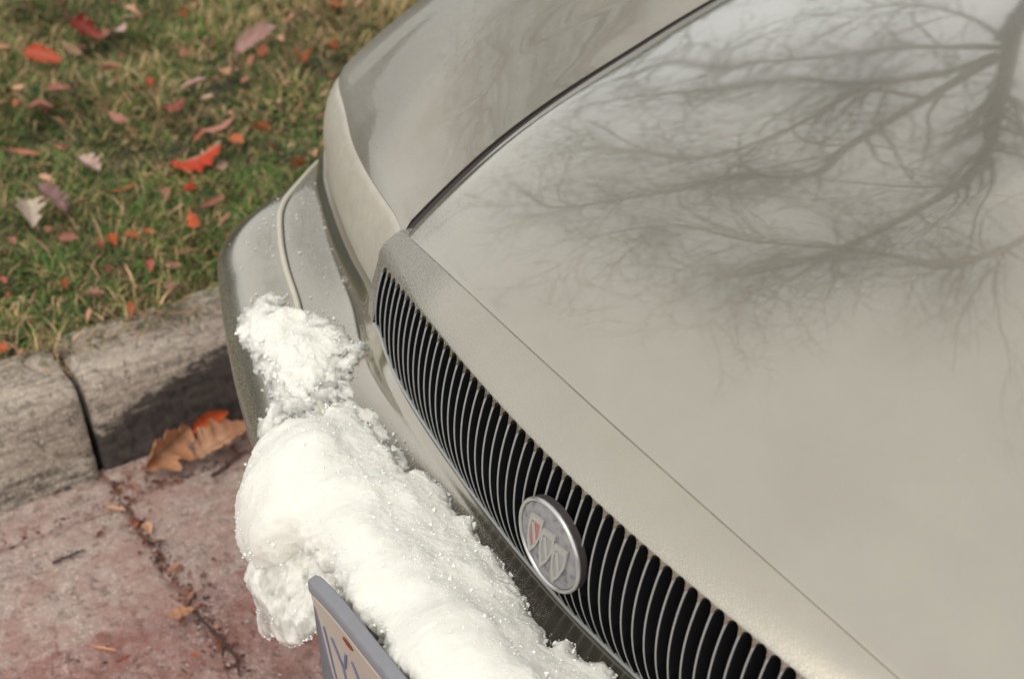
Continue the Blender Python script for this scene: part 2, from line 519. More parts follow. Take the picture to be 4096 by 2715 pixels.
# gutter slabs either side of a joint
gut = tag(empty('gutter', (-0.87, -0.08, 0)), kind='structure')
def sstep_(a, b, x): return smooth((x - a) / (b - a))
def slab(y0, y1, seed):
    x0, x1 = KB - 0.02, -0.712
    nx, ny = 70, max(8, int((y1 - y0) / 0.008))
    ny = min(ny, 360)
    X, Y = np.meshgrid(np.linspace(x0, x1, nx), np.linspace(y0, y1, ny), indexing='ij')
    P = np.stack([X, Y, 0.006 + 0.016 * (x1 - X) / (x1 - x0) * 0], -1).reshape(-1, 3)
    n = fbm(P, 30, 4, seed)
    P[:, 1] += 0.006 * vnoise(np.stack([P[:, 0] * 22, 0 * P[:, 0], 0 * P[:, 0]], -1), 4)
    edge = np.minimum(Y.ravel() - y0, y1 - Y.ravel())
    P[:, 2] -= 0.014 * sstep_(0.045, 0.0, x1 - P[:, 0] + 0.02 * fbm(P, 14, 4, seed + 5))
    P[:, 2] += 0.0022 * n - 0.005 * np.exp(-np.maximum(edge + 0.010 * n, 0) / 0.0035)
    # long hairline crack 6-8 cm out from the kerb foot
    xc = KB + 0.068 + 0.018 * fbm(np.stack([0 * P[:, 1], P[:, 1], 0 * P[:, 1]], -1), 6, 3, 9)
    P[:, 2] -= 0.006 * np.exp(-((P[:, 0] - xc) / 0.0045) ** 2) * (P[:, 1] > -0.8)
    V = P - np.array(gut.location)
    o = obj('gutter_slab', V, grid_faces(nx, ny), M['gutter'], gut)
    flip_up(o)
slab(-0.077, 1.6, 21)
slab(-2.2, -0.087, 22)
slab(1.61, 5.0, 23)
slab(-5.4, -2.21, 24)
fl = sheet('joint_dirt', KB - 0.02, -0.775, -5.4, 5.0, 0.0015, M['jointdirt'])
fl.parent = gut
fl.location = (0.87, 0.08, 0)
flip_up(fl)

# kerb stones
def kerb_stone(y0, y1, shift, label, seed, res=0.007):
    prof = np.array([(0.0, -0.05), (0.0, 0.0), (-0.011, 0.03), (-0.023, 0.065), (-0.035, 0.100), (-0.044, 0.122), (-0.055, 0.137), (-0.072, 0.145), (-0.115, 0.149), (-0.165, 0.152), (-0.185, 0.146), (-0.19, 0.10), (-0.19, 0.0)])
    npf = 90
    ny = int(min((y1 - y0) / res, 420))
    pp = catmull(prof, np.linspace(0, len(prof) - 1, npf))
    yy = np.linspace(y0, y1, ny)
    P = np.zeros((ny, npf, 3))
    P[..., 0] = KB + shift + pp[None, :, 0]
    P[..., 1] = yy[:, None]
    P[..., 2] = pp[None, :, 1]
    Q = P.reshape(-1, 3).copy()
    n1, n2 = fbm(Q, 18, 5, seed), fbm(Q * np.array([1, .25, 1]), 40, 4, seed + 3)
    e = np.minimum(Q[:, 1] - y0, y1 - Q[:, 1])
    chip = 0.013 * np.exp(-np.maximum(e + 0.010 * n1, 0) / 0.006) * (0.55 + 0.6 * fbm(Q, 14, 3, seed + 8))
    # normals of the profile
    tp = np.gradient(pp, axis=0)
    nn = np.stack([tp[:, 1], -tp[:, 0]], -1)
    nn /= np.linalg.norm(nn, axis=1)[:, None]
    NX, NZ = np.tile(nn[:, 0], ny), np.tile(nn[:, 1], ny)
    dsp = 0.004 * n1 + 0.0025 * n2 - np.clip(chip, 0, 0.02)
    Q[:, 0] += NX * dsp
    Q[:, 2] += NZ * dsp
    nv = len(Q)
    F = grid_faces(ny, npf)
    F.append(tuple(range(npf)))
    F.append(tuple((ny - 1) * npf + k for k in range(npf))[::-1])
    base = Vector((KB + shift - 0.09, (y0 + y1) / 2, 0))
    o = obj('kerb_stone', Q - np.array(base), F, M['kerb'])
    o.location = base
    # near-black colour: beside the car it climbs the face, elsewhere a band at the foot
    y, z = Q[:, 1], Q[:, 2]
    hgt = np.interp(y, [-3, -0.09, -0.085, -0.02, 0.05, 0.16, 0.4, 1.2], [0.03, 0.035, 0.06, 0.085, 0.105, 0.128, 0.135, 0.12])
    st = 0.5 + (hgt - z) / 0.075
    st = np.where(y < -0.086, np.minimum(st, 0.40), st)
    set_attr(o, 'black_tone', np.clip(st, 0, 1.1))
    me = o.data
    me.flip_normals() if me.polygons[npf * 3 + 45].normal.z < 0 else None
    tag(o, label, 'kerb', 'concrete kerb stones along the lawn')
kerb_stone(-0.076, 2.2, -0.006, 'concrete kerb stone with a near-black face, right of the open joint', 41)
kerb_stone(-2.4, -0.089, 0.004, 'pale concrete kerb stone left of the open joint, weathered grey along its foot', 42)
kerb_stone(2.21, 4.8, 0.0, 'concrete kerb stone farther along the lawn behind the parked car', 43, 0.02)
kerb_stone(-5.0, -2.41, 0.0, 'concrete kerb stone nearer the viewer, well ahead of the parked car', 44, 0.02)

M['slabice'] = make_snow('translucent_slab_ice', 0.7)
M['added_hedge'] = simple('evergreen_leaf', (0.022, 0.035, 0.016), 0.7, 0.0, 0.5, 3)
M['grain'] = simple('snow_grain', (0.92, 0.91, 0.86), 0.5, 0.0, 0.04, 90, Specular_IOR_Level=0.6)
M['twig'] = simple('dark_twig', (0.055, 0.03, 0.025), 0.85, 0.0, 0.4, 200)
M['crumbbrown'] = simple('leaf_crumb', (0.20, 0.075, 0.04), 0.85, 0.0, 0.3, 200)
M['pebble'] = simple('grit', (0.40, 0.31, 0.27), 0.85, 0.0, 0.2, 200)

# ------------------------------------------------------------------ the car
car = tag(empty('parked_car', (0, 0, 0)), 'champagne beige sedan parked by the kerb with snow on its front bumper', 'car')

def solid(P, thick, inward):
    """P (n,m,3) sheet -> verts/faces with a rim turned inward by thick along `inward` (vector)"""
    n, m = P.shape[:2]
    V = P.reshape(-1, 3)
    rim = [(i * m) for i in range(n)] + [(n - 1) * m + j for j in range(1, m)] + [(i * m + m - 1) for i in range(n - 2, -1, -1)] + [j for j in range(m - 2, 0, -1)]
    V2 = V[rim] + np.array(inward) * thick
    F = grid_faces(n, m)
    o = n * m
    L = len(rim)
    for k in range(L):
        F.append((rim[(k + 1) % L], rim[k], o + k, o + (k + 1) % L))
    return np.concatenate([V, V2]), F

def orient(o, ref):
    """make the first polygon face the direction ref"""
    me = o.data
    me.update()
    nrm_ = np.zeros(len(me.polygons) * 3)
    me.polygons.foreach_get('normal', nrm_)
    if (nrm_.reshape(-1, 3).mean(0) * np.array(ref)).sum() < 0: me.flip_normals()
    return o

def sstep(a, b, x): return smooth((x - a) / (b - a))

def paint_part(name, V, F, frost, ref, parent=car, dust=0.0):
    o = orient(obj(name, V, F, M['paint'], parent), ref)
    set_attr(o, 'frost', np.clip(frost, 0, 1))
    set_attr(o, 'dust', np.zeros(len(V)) + dust)
    return o

# hood
GAP = 0.0009
EGAP = 0.0075
nu, nv_ = 121, 150
u = np.linspace(-1, 1, nu)
u = np.sign(u) * np.abs(u) ** 1.0
v = np.linspace(0, 1, nv_) ** 1.25
HP = np.zeros((nu, nv_, 3))
y_end = 1.25
for j, t in enumerate(v):
    # rows bend from the shut line at the nose to a straight cowl line
    for i, uu in enumerate(u):
        yc = shut_y(0.0) * (1 - t) + y_end * t
        y = yc
        for _ in range(6):
            xe = -hood_edge_x(y) - EGAP
            x = uu * xe
            y = (shut_y(x) + GAP) * (1 - t) + (y_end - 0.10 * (x / 0.70) ** 2) * t
        HP[i, j] = (x, y, hood_z(x, y))
# rolled edges
du_ = 1 - np.abs(u)
HP[..., 2] -= 0.0035 * np.exp(-(du_[:, None] * 0.5) / 0.006)
HP[..., 2] -= 0.0006 * np.exp(-((HP[..., 1] - shut_y(HP[..., 0]))) / 0.0015)
V, F = solid(HP, 0.022, (0, 0, -1))
fr = 0.35 * np.exp(-np.hypot(V[:, 0] + 0.43, V[:, 1] - 0.11) / 0.05)
hood = paint_part('hood', V, F, fr, (0, 0, 1))

# grille surround: from the hood shut line down to the scalloped slot tops
NB = 55
HW = 0.0057
xs, sc_off = [], []
kinds = []
def add_x(x, off): xs.append(x); sc_off.append(off)
for x in np.linspace(-0.4365, -0.4235, 7): add_x(x, None)
for i in range(-27, 28):
    xc = i * PITCHB
    add_x(xc - HW - 0.0009, 'bar')
    for k in range(9):
        a = math.pi * (1 - k / 8)
        add_x(xc + HW * math.cos(a), HW * (1 - math.sin(a)))
    add_x(xc + HW + 0.0009, 'bar')
for x in np.linspace(0.4235, 0.4365, 7): add_x(x, None)
xs = np.array(xs)
nr = 16
SP = np.zeros((len(xs), nr + 10, 3))
for i, x in enumerate(xs):
    ys = float(shut_y(x)) - GAP
    S = np.array((x, ys, float(hood_z(x, shut_y(x))) - 0.0004))
    yt, zt = top_curve(x)
    T = np.array((x, yt, zt))
    L = abs(bot_curve(x)[1] - zt)
    off = sc_off[i]
    if off is None: w_end = 1.0
    elif off == 'bar': w_end = (HW * 1.5) / L
    else: w_end = off / L
    # tangent-continuous header: quadratic bezier, control on the hood slope
    g1 = (nose(np.array([x]), np.array([0.02]))[0] - T)
    g1 /= np.linalg.norm(g1)
    slope = float(hood_z(x, shut_y(x) + 0.004) - hood_z(x, shut_y(x))) / 0.004
    ctrl = S + np.array([0, -0.030, -0.030 * slope])
    for k in range(nr):
        t = k / (nr - 1)
        SP[i, k] = (1 - t) ** 2 * S + 2 * t * (1 - t) * ctrl + t * t * T
    for k in range(10):
        SP[i, nr + k] = nose(np.array([x]), np.array([w_end * (k + 1) / 10]))[0]
V, F = solid(SP, 0.016, (0, 1, -0.15))
d_end = np.abs(V[:, 0])
fr = 0.85 * sstep(-0.26, -0.40, V[:, 0]) + 0.20 * np.exp(-np.maximum(0, V[:, 2] * 0 + np.abs(V[:, 2] - top_curve(V[:, 0])[1])) / 0.010) + 0.03
surround = paint_part('grille_surround', V, F, fr * (0.45 + 0.55 * sstep(0.105, 0.03, V[:, 1] - 0.25 * V[:, 0] ** 2)), (0, -1, 0.5), dust=0.35)

# grille: black throat with a thin lower lip, each bar its own piece
gx = np.linspace(-0.424, 0.424, 90)
gw = np.linspace(0.0, 1.02, 24)
GP = np.stack([nose(gx, np.full_like(gx, wv)) for wv in gw], 1)
GP[..., 1] += 0.030
V, F = solid(GP, 0.03, (0, -1, 0))
grille = orient(obj('grille', V, F, M['black'], car), (0, -1, 0))
lip = MB()
lx = np.linspace(-0.420, 0.420, 161)
LPp = nose(lx, np.full_like(lx, 1.0)) + np.array([0, 0.001, -0.001])
lip.tube(LPp, 0.0026, 8)
lip.build('lower_lip', M['bar'], grille)
wl = np.linspace(0.0, 1.0, 34)
for i in range(-28, 28):
    xb = (i + 0.5) * PITCHB
    P = nose(np.full_like(wl, xb), wl)
    L_ = abs(P[0, 2] - P[-1, 2])
    tg = np.gradient(P, axis=0)
    tg /= np.linalg.norm(tg, axis=1)[:, None]
    nn = np.cross(tg, np.array([1.0, 0, 0]))
    nn[nn[:, 1] > 0] *= -1
    wob = 1 + 0.10 * np.sin(wl * 9 + i)
    wd = (np.where(wl * L_ < 0.010, 0.0031, 0.0019) * wob)
    wd = np.interp(wl * L_, [0, 0.006, 0.014, L_ * 0.6, L_], [0.0028, 0.0016, 0.00110, 0.00100, 0.0007])
    Vb, mi = [], []
    for k in range(len(wl)):
        for dx, dn in ((-1.0, -0.0003), (-0.62, 0.0004), (0.0, 0.0006), (0.62, 0.0004), (1.0, -0.0003), (0.75, -0.0006), (0.55, -0.022), (-0.55, -0.022), (-0.75, -0.0006)):
            Vb.append(P[k] + np.array([dx * wd[k], 0, 0]) + nn[k] * (dn - 0.0006))
    Fb = grid_faces(len(wl), 9, closed=True)
    mi = [0 if (q % 9) in (0, 1, 2, 3) else 1 for q in range(len(Fb))]
    orient(obj('grille_bar', Vb, Fb, [M['bar'], M['black']], grille, True, mi), (0, 0, 0))

# round badge in the middle of the grille
badge = empty('badge', (0, 0, 0)); badge.parent = car; badge.location = (0, 0.0015, 0.66)
RB = 0.0478
mb = MB()
rings = [(0.0, -0.0040), (0.3, -0.0040), (0.6, -0.0036), (0.80, -0.0028), (0.90, -0.0015), (0.90, 0.009)]
Vd, seg = [], 72
for rr, yy in rings:
    for k in range(seg):
        a = 2 * math.pi * k / seg
        Vd.append((RB * max(rr, 1e-4) * math.cos(a), yy, RB * max(rr, 1e-4) * math.sin(a)))
mb.add(Vd, grid_faces(len(rings), seg, closed=True))
orient(mb.build('badge_face', M['badge'], badge), (0, -1, 0))
mb = MB()
Vd = []
for k in range(seg):
    a = 2 * math.pi * k / seg
    for q in range(10):
        b = 2 * math.pi * q / 10
        r_ = RB * 0.955 + 0.0023 * math.cos(b)
        Vd.append((r_ * math.cos(a), -0.0010 + 0.0026 * math.sin(b), r_ * math.sin(a)))
Fd = []
for k in range(seg):
    for q in range(10):
        k2, q2 = (k + 1) % seg, (q + 1) % 10
        Fd.append((k * 10 + q, k2 * 10 + q, k2 * 10 + q2, k * 10 + q2))
mb.add(Vd, Fd)
mb.build('badge_ring', M['chrome'], badge)
mb = MB()
# dark collar back to the grille
Vd = []
for yy in (0.0, 0.008):
    for k in range(seg):
        a = 2 * math.pi * k / seg
        Vd.append((RB * 0.975 * math.cos(a), yy, RB * 0.975 * math.sin(a)))
mb.add(Vd, grid_faces(2, seg, closed=True))
mb.build('badge_collar', M['gap'], badge)
def shield(cx, cz, fill):
    # tall shield, leaning, pointed foot
    o2 = [(-0.0095, 0.0225), (0.0090, 0.0260), (0.0100, 0.005), (0.0050, -0.014), (-0.0020, -0.0275), (-0.0075, -0.013), (-0.0100, 0.004)]
    def sh(s, y):
        return [(cx + p[0] * s + 0.16 * p[1] * s, y, cz + p[1] * s) for p in o2]
    n = len(o2)
    m2 = MB()
    V2 = sh(1.0, -0.0038) + sh(1.0, -0.0062) + sh(0.70, -0.0062) + sh(0.66, -0.0050)
    F2 = []
    for r_ in range(3):
        for k in range(n):
            k2 = (k + 1) % n
            F2.append((r_ * n + k, r_ * n + k2, (r_ + 1) * n + k2, (r_ + 1) * n + k))
    m2.add(V2, F2, 0)
    m2.add(sh(0.68, -0.0051), [tuple(range(n))], 1)
    # a bright diagonal band across the shield
    d = [(-0.0070, 0.012), (-0.0030, 0.015), (0.0050, -0.008), (0.0022, -0.013)]
    m2.add([(cx + p[0] + 0.16 * p[1], -0.0057, cz + p[1]) for p in d] + [(cx + p[0] + 0.16 * p[1], -0.0045, cz + p[1]) for p in d],
           [(0, 1, 2, 3), (0, 4, 5, 1), (1, 5, 6, 2), (2, 6, 7, 3), (3, 7, 4, 0)], 0)
    m2.build('shield', [M['shieldline'], fill], badge, False)
shield(-0.0185, 0.0015, M['shieldred'])
shield(0.0005, -0.0025, M['shieldgrey'])
shield(0.0195, -0.0065, M['shieldgrey'])

# headlamps, fenders, bumper: kerb side first, mirrored on the other
def lens_sheet(side):
    n, m = 90, 26
    t = np.linspace(0, len(LENS_U) - 1, n)
    U, Lw = catmull(LENS_U, t), catmull(LENS_L, t)
    k = np.linspace(0, 1, m)
    P = U[:, None] * (1 - k)[None, :, None] + Lw[:, None] * k[None, :, None]
    d = np.gradient(U, axis=0)
    nr_ = np.stack([d[:, 1], -d[:, 0], 0 * d[:, 0]], -1)
    nr_ /= np.linalg.norm(nr_, axis=1)[:, None]
    bul = 0.016 * (4 * k * (1 - k)) ** 0.8 - 0.003
    P = P + nr_[:, None] * bul[None, :, None]
    P[:, 0, 2] -= 0.002
    if side < 0: P = P * np.array([-1, 1, 1])
    return P
FEND_BACK = np.array([(0.705, 1.25, 0.860), (0.76, 1.25, 0.853), (0.82, 1.25, 0.842), (0.87, 1.25, 0.822), (0.905, 1.25, 0.790), (0.928, 1.25, 0.745), (0.940, 1.25, 0.690), (0.948, 1.25, 0.62), (0.950, 1.25, 0.50), (0.945, 1.25, 0.34)])
def fender_sheet(side):
    n, m = 110, 100
    q = np.linspace(0, 1, n)            # across: hood edge -> side -> down
    t = np.linspace(0, 1, m)            # front -> back
    front = np.concatenate([LENS_U, np.array([(.944, .50, .600), (.949, .60, .50)])])
    front = front + np.array([0, 0.003, 0.002])
    back = FEND_BACK
    def arc(C, k):
        s = np.concatenate([[0], np.cumsum(np.linalg.norm(np.diff(C, axis=0), axis=1))])
        return catmull(C, np.interp(k * s[-1], s, np.arange(len(C))))
    Fc, Bc = arc(front, q), arc(back, q)
    yi = 0.103 + (1.25 - 0.103) * t
    xi = -hood_edge_x(yi) + 0.0115
    inner = np.stack([xi, yi, hood_z(xi, yi) - 0.009], -1)
    outer = np.stack([0.949 + 0.004 * np.sin(np.pi * t) - 0.004 * t, .60 + (1.25 - .60) * t, 0.50 + 0.21 * np.sin(np.pi * t) - 0.16 * t], -1)
    inner[0], inner[-1] = Fc[0], Bc[0]
    inner[1] = 0.5 * (inner[0] + inner[2])
    outer[0], outer[-1] = Fc[-1], Bc[-1]
    T, Q = t[None, :, None], q[:, None, None]
    P = (1 - T) * Fc[:, None] + T * Bc[:, None] + (1 - Q) * inner[None] + Q * outer[None] - ((1 - Q) * (1 - T) * Fc[0] + Q * (1 - T) * Fc[-1] + (1 - Q) * T * Bc[0] + Q * T * Bc[-1])
    # fuller shoulder
    P[..., 0] += 0.010 * np.exp(-((q - 0.62) / 0.16) ** 2)[:, None] * np.sin(np.pi * t)[None, :]
    P[..., 2] += 0.026 * np.exp(-((q - 0.36) / 0.20) ** 2)[:, None] * np.sin(np.pi * np.minimum(1, np.sqrt(t) * 0.95))[None, :]
    P[:, 0, 2] -= 0.002
    if side < 0: P = P * np.array([-1, 1, 1])
    return P
trim_pts = None
for side in (-1, 1):
    LS = lens_sheet(side)
    V, F = solid(LS, 0.02, (0, 1, 0))
    orient(obj('headlamp', V, F, M['lens'], car), (0, -1, 0))
    FS = fender_sheet(side)
    V, F = solid(FS, 0.012, (0, 0, -1))
    n_, m_ = FS.shape[:2]
    fq = np.repeat(np.linspace(0, 1, n_), m_)
    ft = np.tile(np.linspace(0, 1, m_), n_)
    fr = 0.85 * np.exp(-ft / 0.20) * sstep(0.06, 0.40, fq) + 0.12 * np.exp(-ft / 0.05)
    fr = np.concatenate([fr, np.zeros(len(V) - len(fr))])
    paint_part('fender', V, F, fr if side < 0 else fr * 0.4, (side * 0.5, 0, 1), dust=0.45)

# bumper, both halves in one skin
NS, NPF = 200, 110
BK, BD = bumper_net(-1, NS, NPF), bumper_net(1, NS, NPF)
BN = np.concatenate([BK[::-1][:-1], BD], 0)
V, F = solid(BN, 0.03, (0, 1, 0))
nn_ = BN.shape[0]
pv = np.tile(np.linspace(0, 8, NPF), nn_)
ps = np.abs(np.repeat(np.concatenate([np.linspace(11, 0, NS)[:-1], np.linspace(0, 11, NS)]), NPF))
xk = np.repeat(np.concatenate([-np.ones(NS - 1), np.ones(NS)]), NPF)
fr = (0.75 * np.exp(-((pv - 5.1) / 0.55) ** 2) + 0.55 * np.exp(-((pv - 2.25) / 0.40) ** 2) * sstep(3.2, 6, ps) + 0.15 * np.exp(-((pv - 3.1) / 0.6) ** 2)
      + 0.22 * np.exp(-((pv - 1.8) / 0.9) ** 2) * sstep(2.5, 1, ps)) * np.where(xk < 0, 1, 0.4)
fr = np.concatenate([fr, np.zeros(len(V) - len(fr))])
bumper = paint_part('bumper', V, F, fr, (0, -1, 0.5), dust=0.25)
# cream accent strip let into the bumper
st = np.linspace(0, 9.4, 200)
full = np.concatenate([ST[1:3][::-1] * np.array([-1, 1, 1]), ST], 0)
tp_ = catmull(full, st + 2)[:, 3]
for side in (-1, 1):
    mb = MB()
    pth = tp_ * np.array([side, 1, 1]) + np.array([0, 0, 0.0012])
    rad = np.interp(st, [0, 7.5, 9.4], [0.0042, 0.0042, 0.0012])
    mb.tube(pth, rad, 10)
    mb.build('trim_strip', M['trim'], bumper)
    mb = MB()
    mb.tube(pth + np.array([-side * 0.0035, 0.0035, -0.0022]), rad * 0.75, 8)
    mb.build('trim_shadow_gap', M['gap'], bumper)

# dark seals filling the shut lines
mb = MB()
lx = np.linspace(-0.436, 0.436, 120)
mb.tube([(x, float(shut_y(x)) + 0.001, float(hood_z(x, shut_y(x))) - 0.0075) for x in lx], 0.0045, 6)
mb.build('hood_seal', M['gap'], car)
for side in (-1, 1):
    mb = MB()
    yy = np.linspace(0.104, 1.2, 120)
    mb.tube([(side * (-float(hood_edge_x(y)) + 0.003), y, float(hood_z(float(hood_edge_x(y)), y)) - 0.022) for y in yy], 0.011, 6)
    mb.build('fender_seal', M['gap'], car)

# number plate in its bracket
plate = empty('number_plate', (0, 0, 0)); plate.parent = car
plate.location = (0, -0.166, 0.561)
plate.rotation_euler = (R(9), 0, 0)
def rounded_plate(w_, h_, r_, y0, y1, bow):
    pts = []
    for cx, cz, a0 in ((w_ / 2 - r_, -r_, 0), (-w_ / 2 + r_, -r_, 90), (-w_ / 2 + r_, -h_ + r_, 180), (w_ / 2 - r_, -h_ + r_, 270)):
        for k in range(7):
            a = R(a0 + 15 * k)
            pts.append((cx + r_ * math.cos(a), cz + r_ * math.sin(a)))
    return pts
NXp = 60
def plate_sheet(z0, z1, yoff, x0=-0.1525, x1=0.1525, nz=20):
    X, Z = np.meshgrid(np.linspace(x0, x1, NXp), np.linspace(z0, z1, nz), indexing='ij')
    return np.stack([X, yoff + plate_bow(X, Z), Z], -1)
def plate_bow(X, Z):
    return -0.004 * np.clip((np.abs(X) - 0.09) / 0.0625, 0, 1) ** 2 * (X < 0) + 0.0006 * np.sin(Z * 40 + X * 20)
PSN = plate_sheet(-0.152, 0.0, 0.0)
# cut the bolt slots by leaving out cells
V = PSN.reshape(-1, 3)
def in_slot(x, z):
    for cx in (-0.089, 0.089):
        if ((x - cx) / 0.0085) ** 2 + ((z + 0.0195) / 0.0034) ** 2 < 1: return True
    return False
X, Z = np.meshgrid(np.linspace(-0.1525, 0.1525, 245), np.linspace(-0.152, 0, 125), indexing='ij')
PSN = np.stack([X, plate_bow(X, Z), Z], -1)
emb = 0.0012 * np.exp(-((np.minimum.reduce([X + 0.1525, 0.1525 - X, -Z, Z + 0.152]) - 0.005) / 0.0022) ** 2)
PSN[..., 1] -= emb
F = []
n_, m_ = PSN.shape[:2]
for f in grid_faces(n_, m_):
    c = PSN.reshape(-1, 3)[list(f)].mean(0)
    if in_slot(c[0], c[2]): continue
    rx = max(abs(c[0]) - (0.1525 - 0.012), 0); rz = max(abs(c[2] + 0.076) - (0.076 - 0.012), 0)
    if math.hypot(rx, rz) > 0.012: continue
    F.append(f)
orient(obj('plate_sheet', PSN.reshape(-1, 3), F, M['plate'], plate), (0, -1, 0))
for cx in (-0.089, 0.089):
    mb = MB()
    ring = [(cx + 0.0088 * math.cos(a), float(plate_bow(np.array(cx), np.array(-.0195))) - 0.0008, -0.0195 + 0.0036 * math.sin(a)) for a in np.linspace(0, 2 * math.pi, 30)]
    mb.tube(ring, 0.0008, 6, cap=False)
    mb.tube([(cx - 0.003, 0.004, -0.0195), (cx + 0.005, 0.004, -0.0205)], 0.0022, 6)
    mb.build('bolt_slot', M['rust'], plate)
# blue border line and lettering strokes
def stroke(pts, r_=0.0011):
    ms = MB()
    ms.tube([(x, float(plate_bow(np.array(x), np.array(z))) - 0.0008, z) for x, z in pts], r_, 6)
    ms.build('plate_stroke', M['blue'], plate)
stroke([(-0.1485, -0.020 - 0.013 * k) for k in range(10)], 0.0010)
stroke([(-0.1425, -0.045 - 0.012 * k) for k in range(9)], 0.0009)
for cx in (-0.118, -0.080):
    stroke([(cx - 0.013, -0.052), (cx - 0.002, -0.052 - 0.034), (cx - 0.001, -0.12)], 0.0012)
    stroke([(cx + 0.013, -0.052), (cx + 0.002, -0.052 - 0.034)], 0.0017)

# bracket: shallow tray behind and above the plate
bx = empty('plate_bracket', (0, 0, 0)); bx.parent = car
mb = MB()
n_ = 70
xx = np.concatenate([-0.160 + 0.012 * np.linspace(0, 1, 9)[:-1] ** 1.6, np.linspace(-0.148, 0.148, n_ - 16), 0.160 - 0.012 * np.linspace(1, 0, 9)[1:] ** 1.6])
prof = [(0.0005, -0.001), (0.0005, 0.0085), (0.0020, 0.0105), (0.013, 0.0125), (0.0150, 0.0110), (0.016, -0.02), (0.036, -0.155), (0.030, -0.155), (0.003, -0.004)]
Vb = []
for k, x in enumerate(xx):
    e = min(1, (0.160 - abs(x)) / 0.010)
    rnd = (1 - (1 - e) ** 2) ** 0.5
    for (dy, dz) in prof:
        yb = float(plate_bow(np.array(x), np.array(0.0)))
        Vb.append((x, -0.167 + yb + 0.008 + (dy - 0.008) * (0.35 + 0.65 * rnd), 0.561 + dz * (0.7 + 0.3 * rnd if dz > 0 else 1)))
mb.add(Vb, grid_faces(n_, len(prof), closed=True))
mb.add(Vb[:len(prof)], [tuple(range(len(prof)))])
mb.add(Vb[-len(prof):], [tuple(range(len(prof)))[::-1]])
mb.build('bracket_tray', M['bracket'], bx, True)

# ---- the rest of the car, beyond the frame
def loft(name, secs, mat, ref, parent=car, frost=True):
    P = np.array(secs, float)
    o = obj(name, P.reshape(-1, 3), grid_faces(P.shape[0], P.shape[1]), mat, parent)
    orient(o, ref)
    if mat is M['paint']: set_attr(o, 'frost', np.zeros(len(o.data.vertices)))
    return o
ys = [1.25, 1.6, 2.2, 2.8, 3.4, 3.9, 4.4, 4.75]
for side in (-1, 1):
    secs = []
    for y in ys:
        k = smooth(np.array((y - 3.9) / 0.9)) * 0.10
        zt = np.interp(y, [1.25, 2, 3.6, 4.75], [0.86, 0.93, 0.97, 0.93])
        secs.append([(side * (0.72 - k * .5), y, zt), (side * (0.83 - k), y, zt - 0.015), (side * (0.90 - k), y, zt - 0.06), (side * (0.935 - k), y, zt - 0.15), (side * (0.95 - k), y, zt - 0.28), (side * (0.95 - k), y, 0.5), (side * (0.93 - k), y, 0.30), (side * (0.88 - k), y, 0.22)])
    loft('body_side', secs, M['paint'], (side, 0, 0.3))
roof = []
for y, z, wd_ in ((1.22, 0.90, 0.70), (1.55, 1.06, 0.66), (1.95, 1.30, 0.60), (2.2, 1.40, 0.57), (2.7, 1.44, 0.56), (3.2, 1.41, 0.56), (3.5, 1.30, 0.58), (3.85, 1.08, 0.64), (4.05, 0.98, 0.68)):
    roof.append([(x * wd_, y, z - 0.05 * x * x) for x in np.linspace(-1, 1, 15)])
loft('windscreen', roof[:4], M['glass'], (0, 0, 1))
loft('roof', roof[3:6], M['paint'], (0, 0, 1))
loft('rear_window', roof[5:], M['glass'], (0, 0, 1))
loft('boot_lid', [[(x * 0.68, y, z - 0.04 * x * x) for x in np.linspace(-1, 1, 15)] for y, z in ((4.05, 0.98), (4.4, 0.99), (4.75, 0.95), (4.85, 0.80), (4.9, 0.45))], M['paint'], (0, 0, 1))
for side in (-1, 1):
    loft('side_window', [[(side * 0.70, 1.22, 0.90), (side * 0.70, 1.25, 0.87)], [(side * 0.60, 1.95, 1.25), (side * 0.73, 1.95, 0.92)], [(side * 0.57, 2.2, 1.35), (side * 0.73, 2.2, 0.93)], [(side * 0.56, 3.2, 1.36), (side * 0.73, 3.2, 0.96)], [(side * 0.58, 3.5, 1.25), (side * 0.72, 3.5, 0.965)], [(side * 0.68, 4.05, 0.95), (side * 0.70, 4.05, 0.95)]], M['glass'], (side, 0, 0.3))
    for yw in (0.92, 3.75):
        wh = empty('wheel', (0, 0, 0)); wh.parent = car; wh.location = (side * 0.80, yw, 0.325)
        for nm, mt, prof_ in (('tyre', 'rubber', [(0.20, -0.10), (0.29, -0.105), (0.322, -0.09), (0.325, 0), (0.322, 0.09), (0.29, 0.105), (0.20, 0.10)]), ('rim', 'rim', [(0.205, 0.095), (0.19, 0.06), (0.08, 0.075), (0.02, 0.08)])):
            Vw = []
            for k in range(40):
                a = 2 * math.pi * k / 40
                for r_, xo in prof_: Vw.append((side * xo, r_ * math.cos(a), r_ * math.sin(a)))
            npf_ = len(prof_)
            Fw = [(k * npf_ + j, ((k + 1) % 40) * npf_ + j, ((k + 1) % 40) * npf_ + j + 1, k * npf_ + j + 1) for k in range(40) for j in range(npf_ - 1)]
            obj(nm, Vw, Fw, M[mt], wh)
mb = MB()
mb.box((0, 2.4, 0.30), (1.5, 4.3, 0.14))
mb.box((0, 0.35, 0.45), (1.1, 0.5, 0.18))
mb.build('underbody', M['black'], car, False)
loft('cowl', [[(x, y, z - 0.10 * x * x) for x in np.linspace(-0.74, 0.74, 15)] for y, z in ((1.12, 0.885), (1.27, 0.888), (1.30, 0.80))], M['black'], (0, 0, 1))

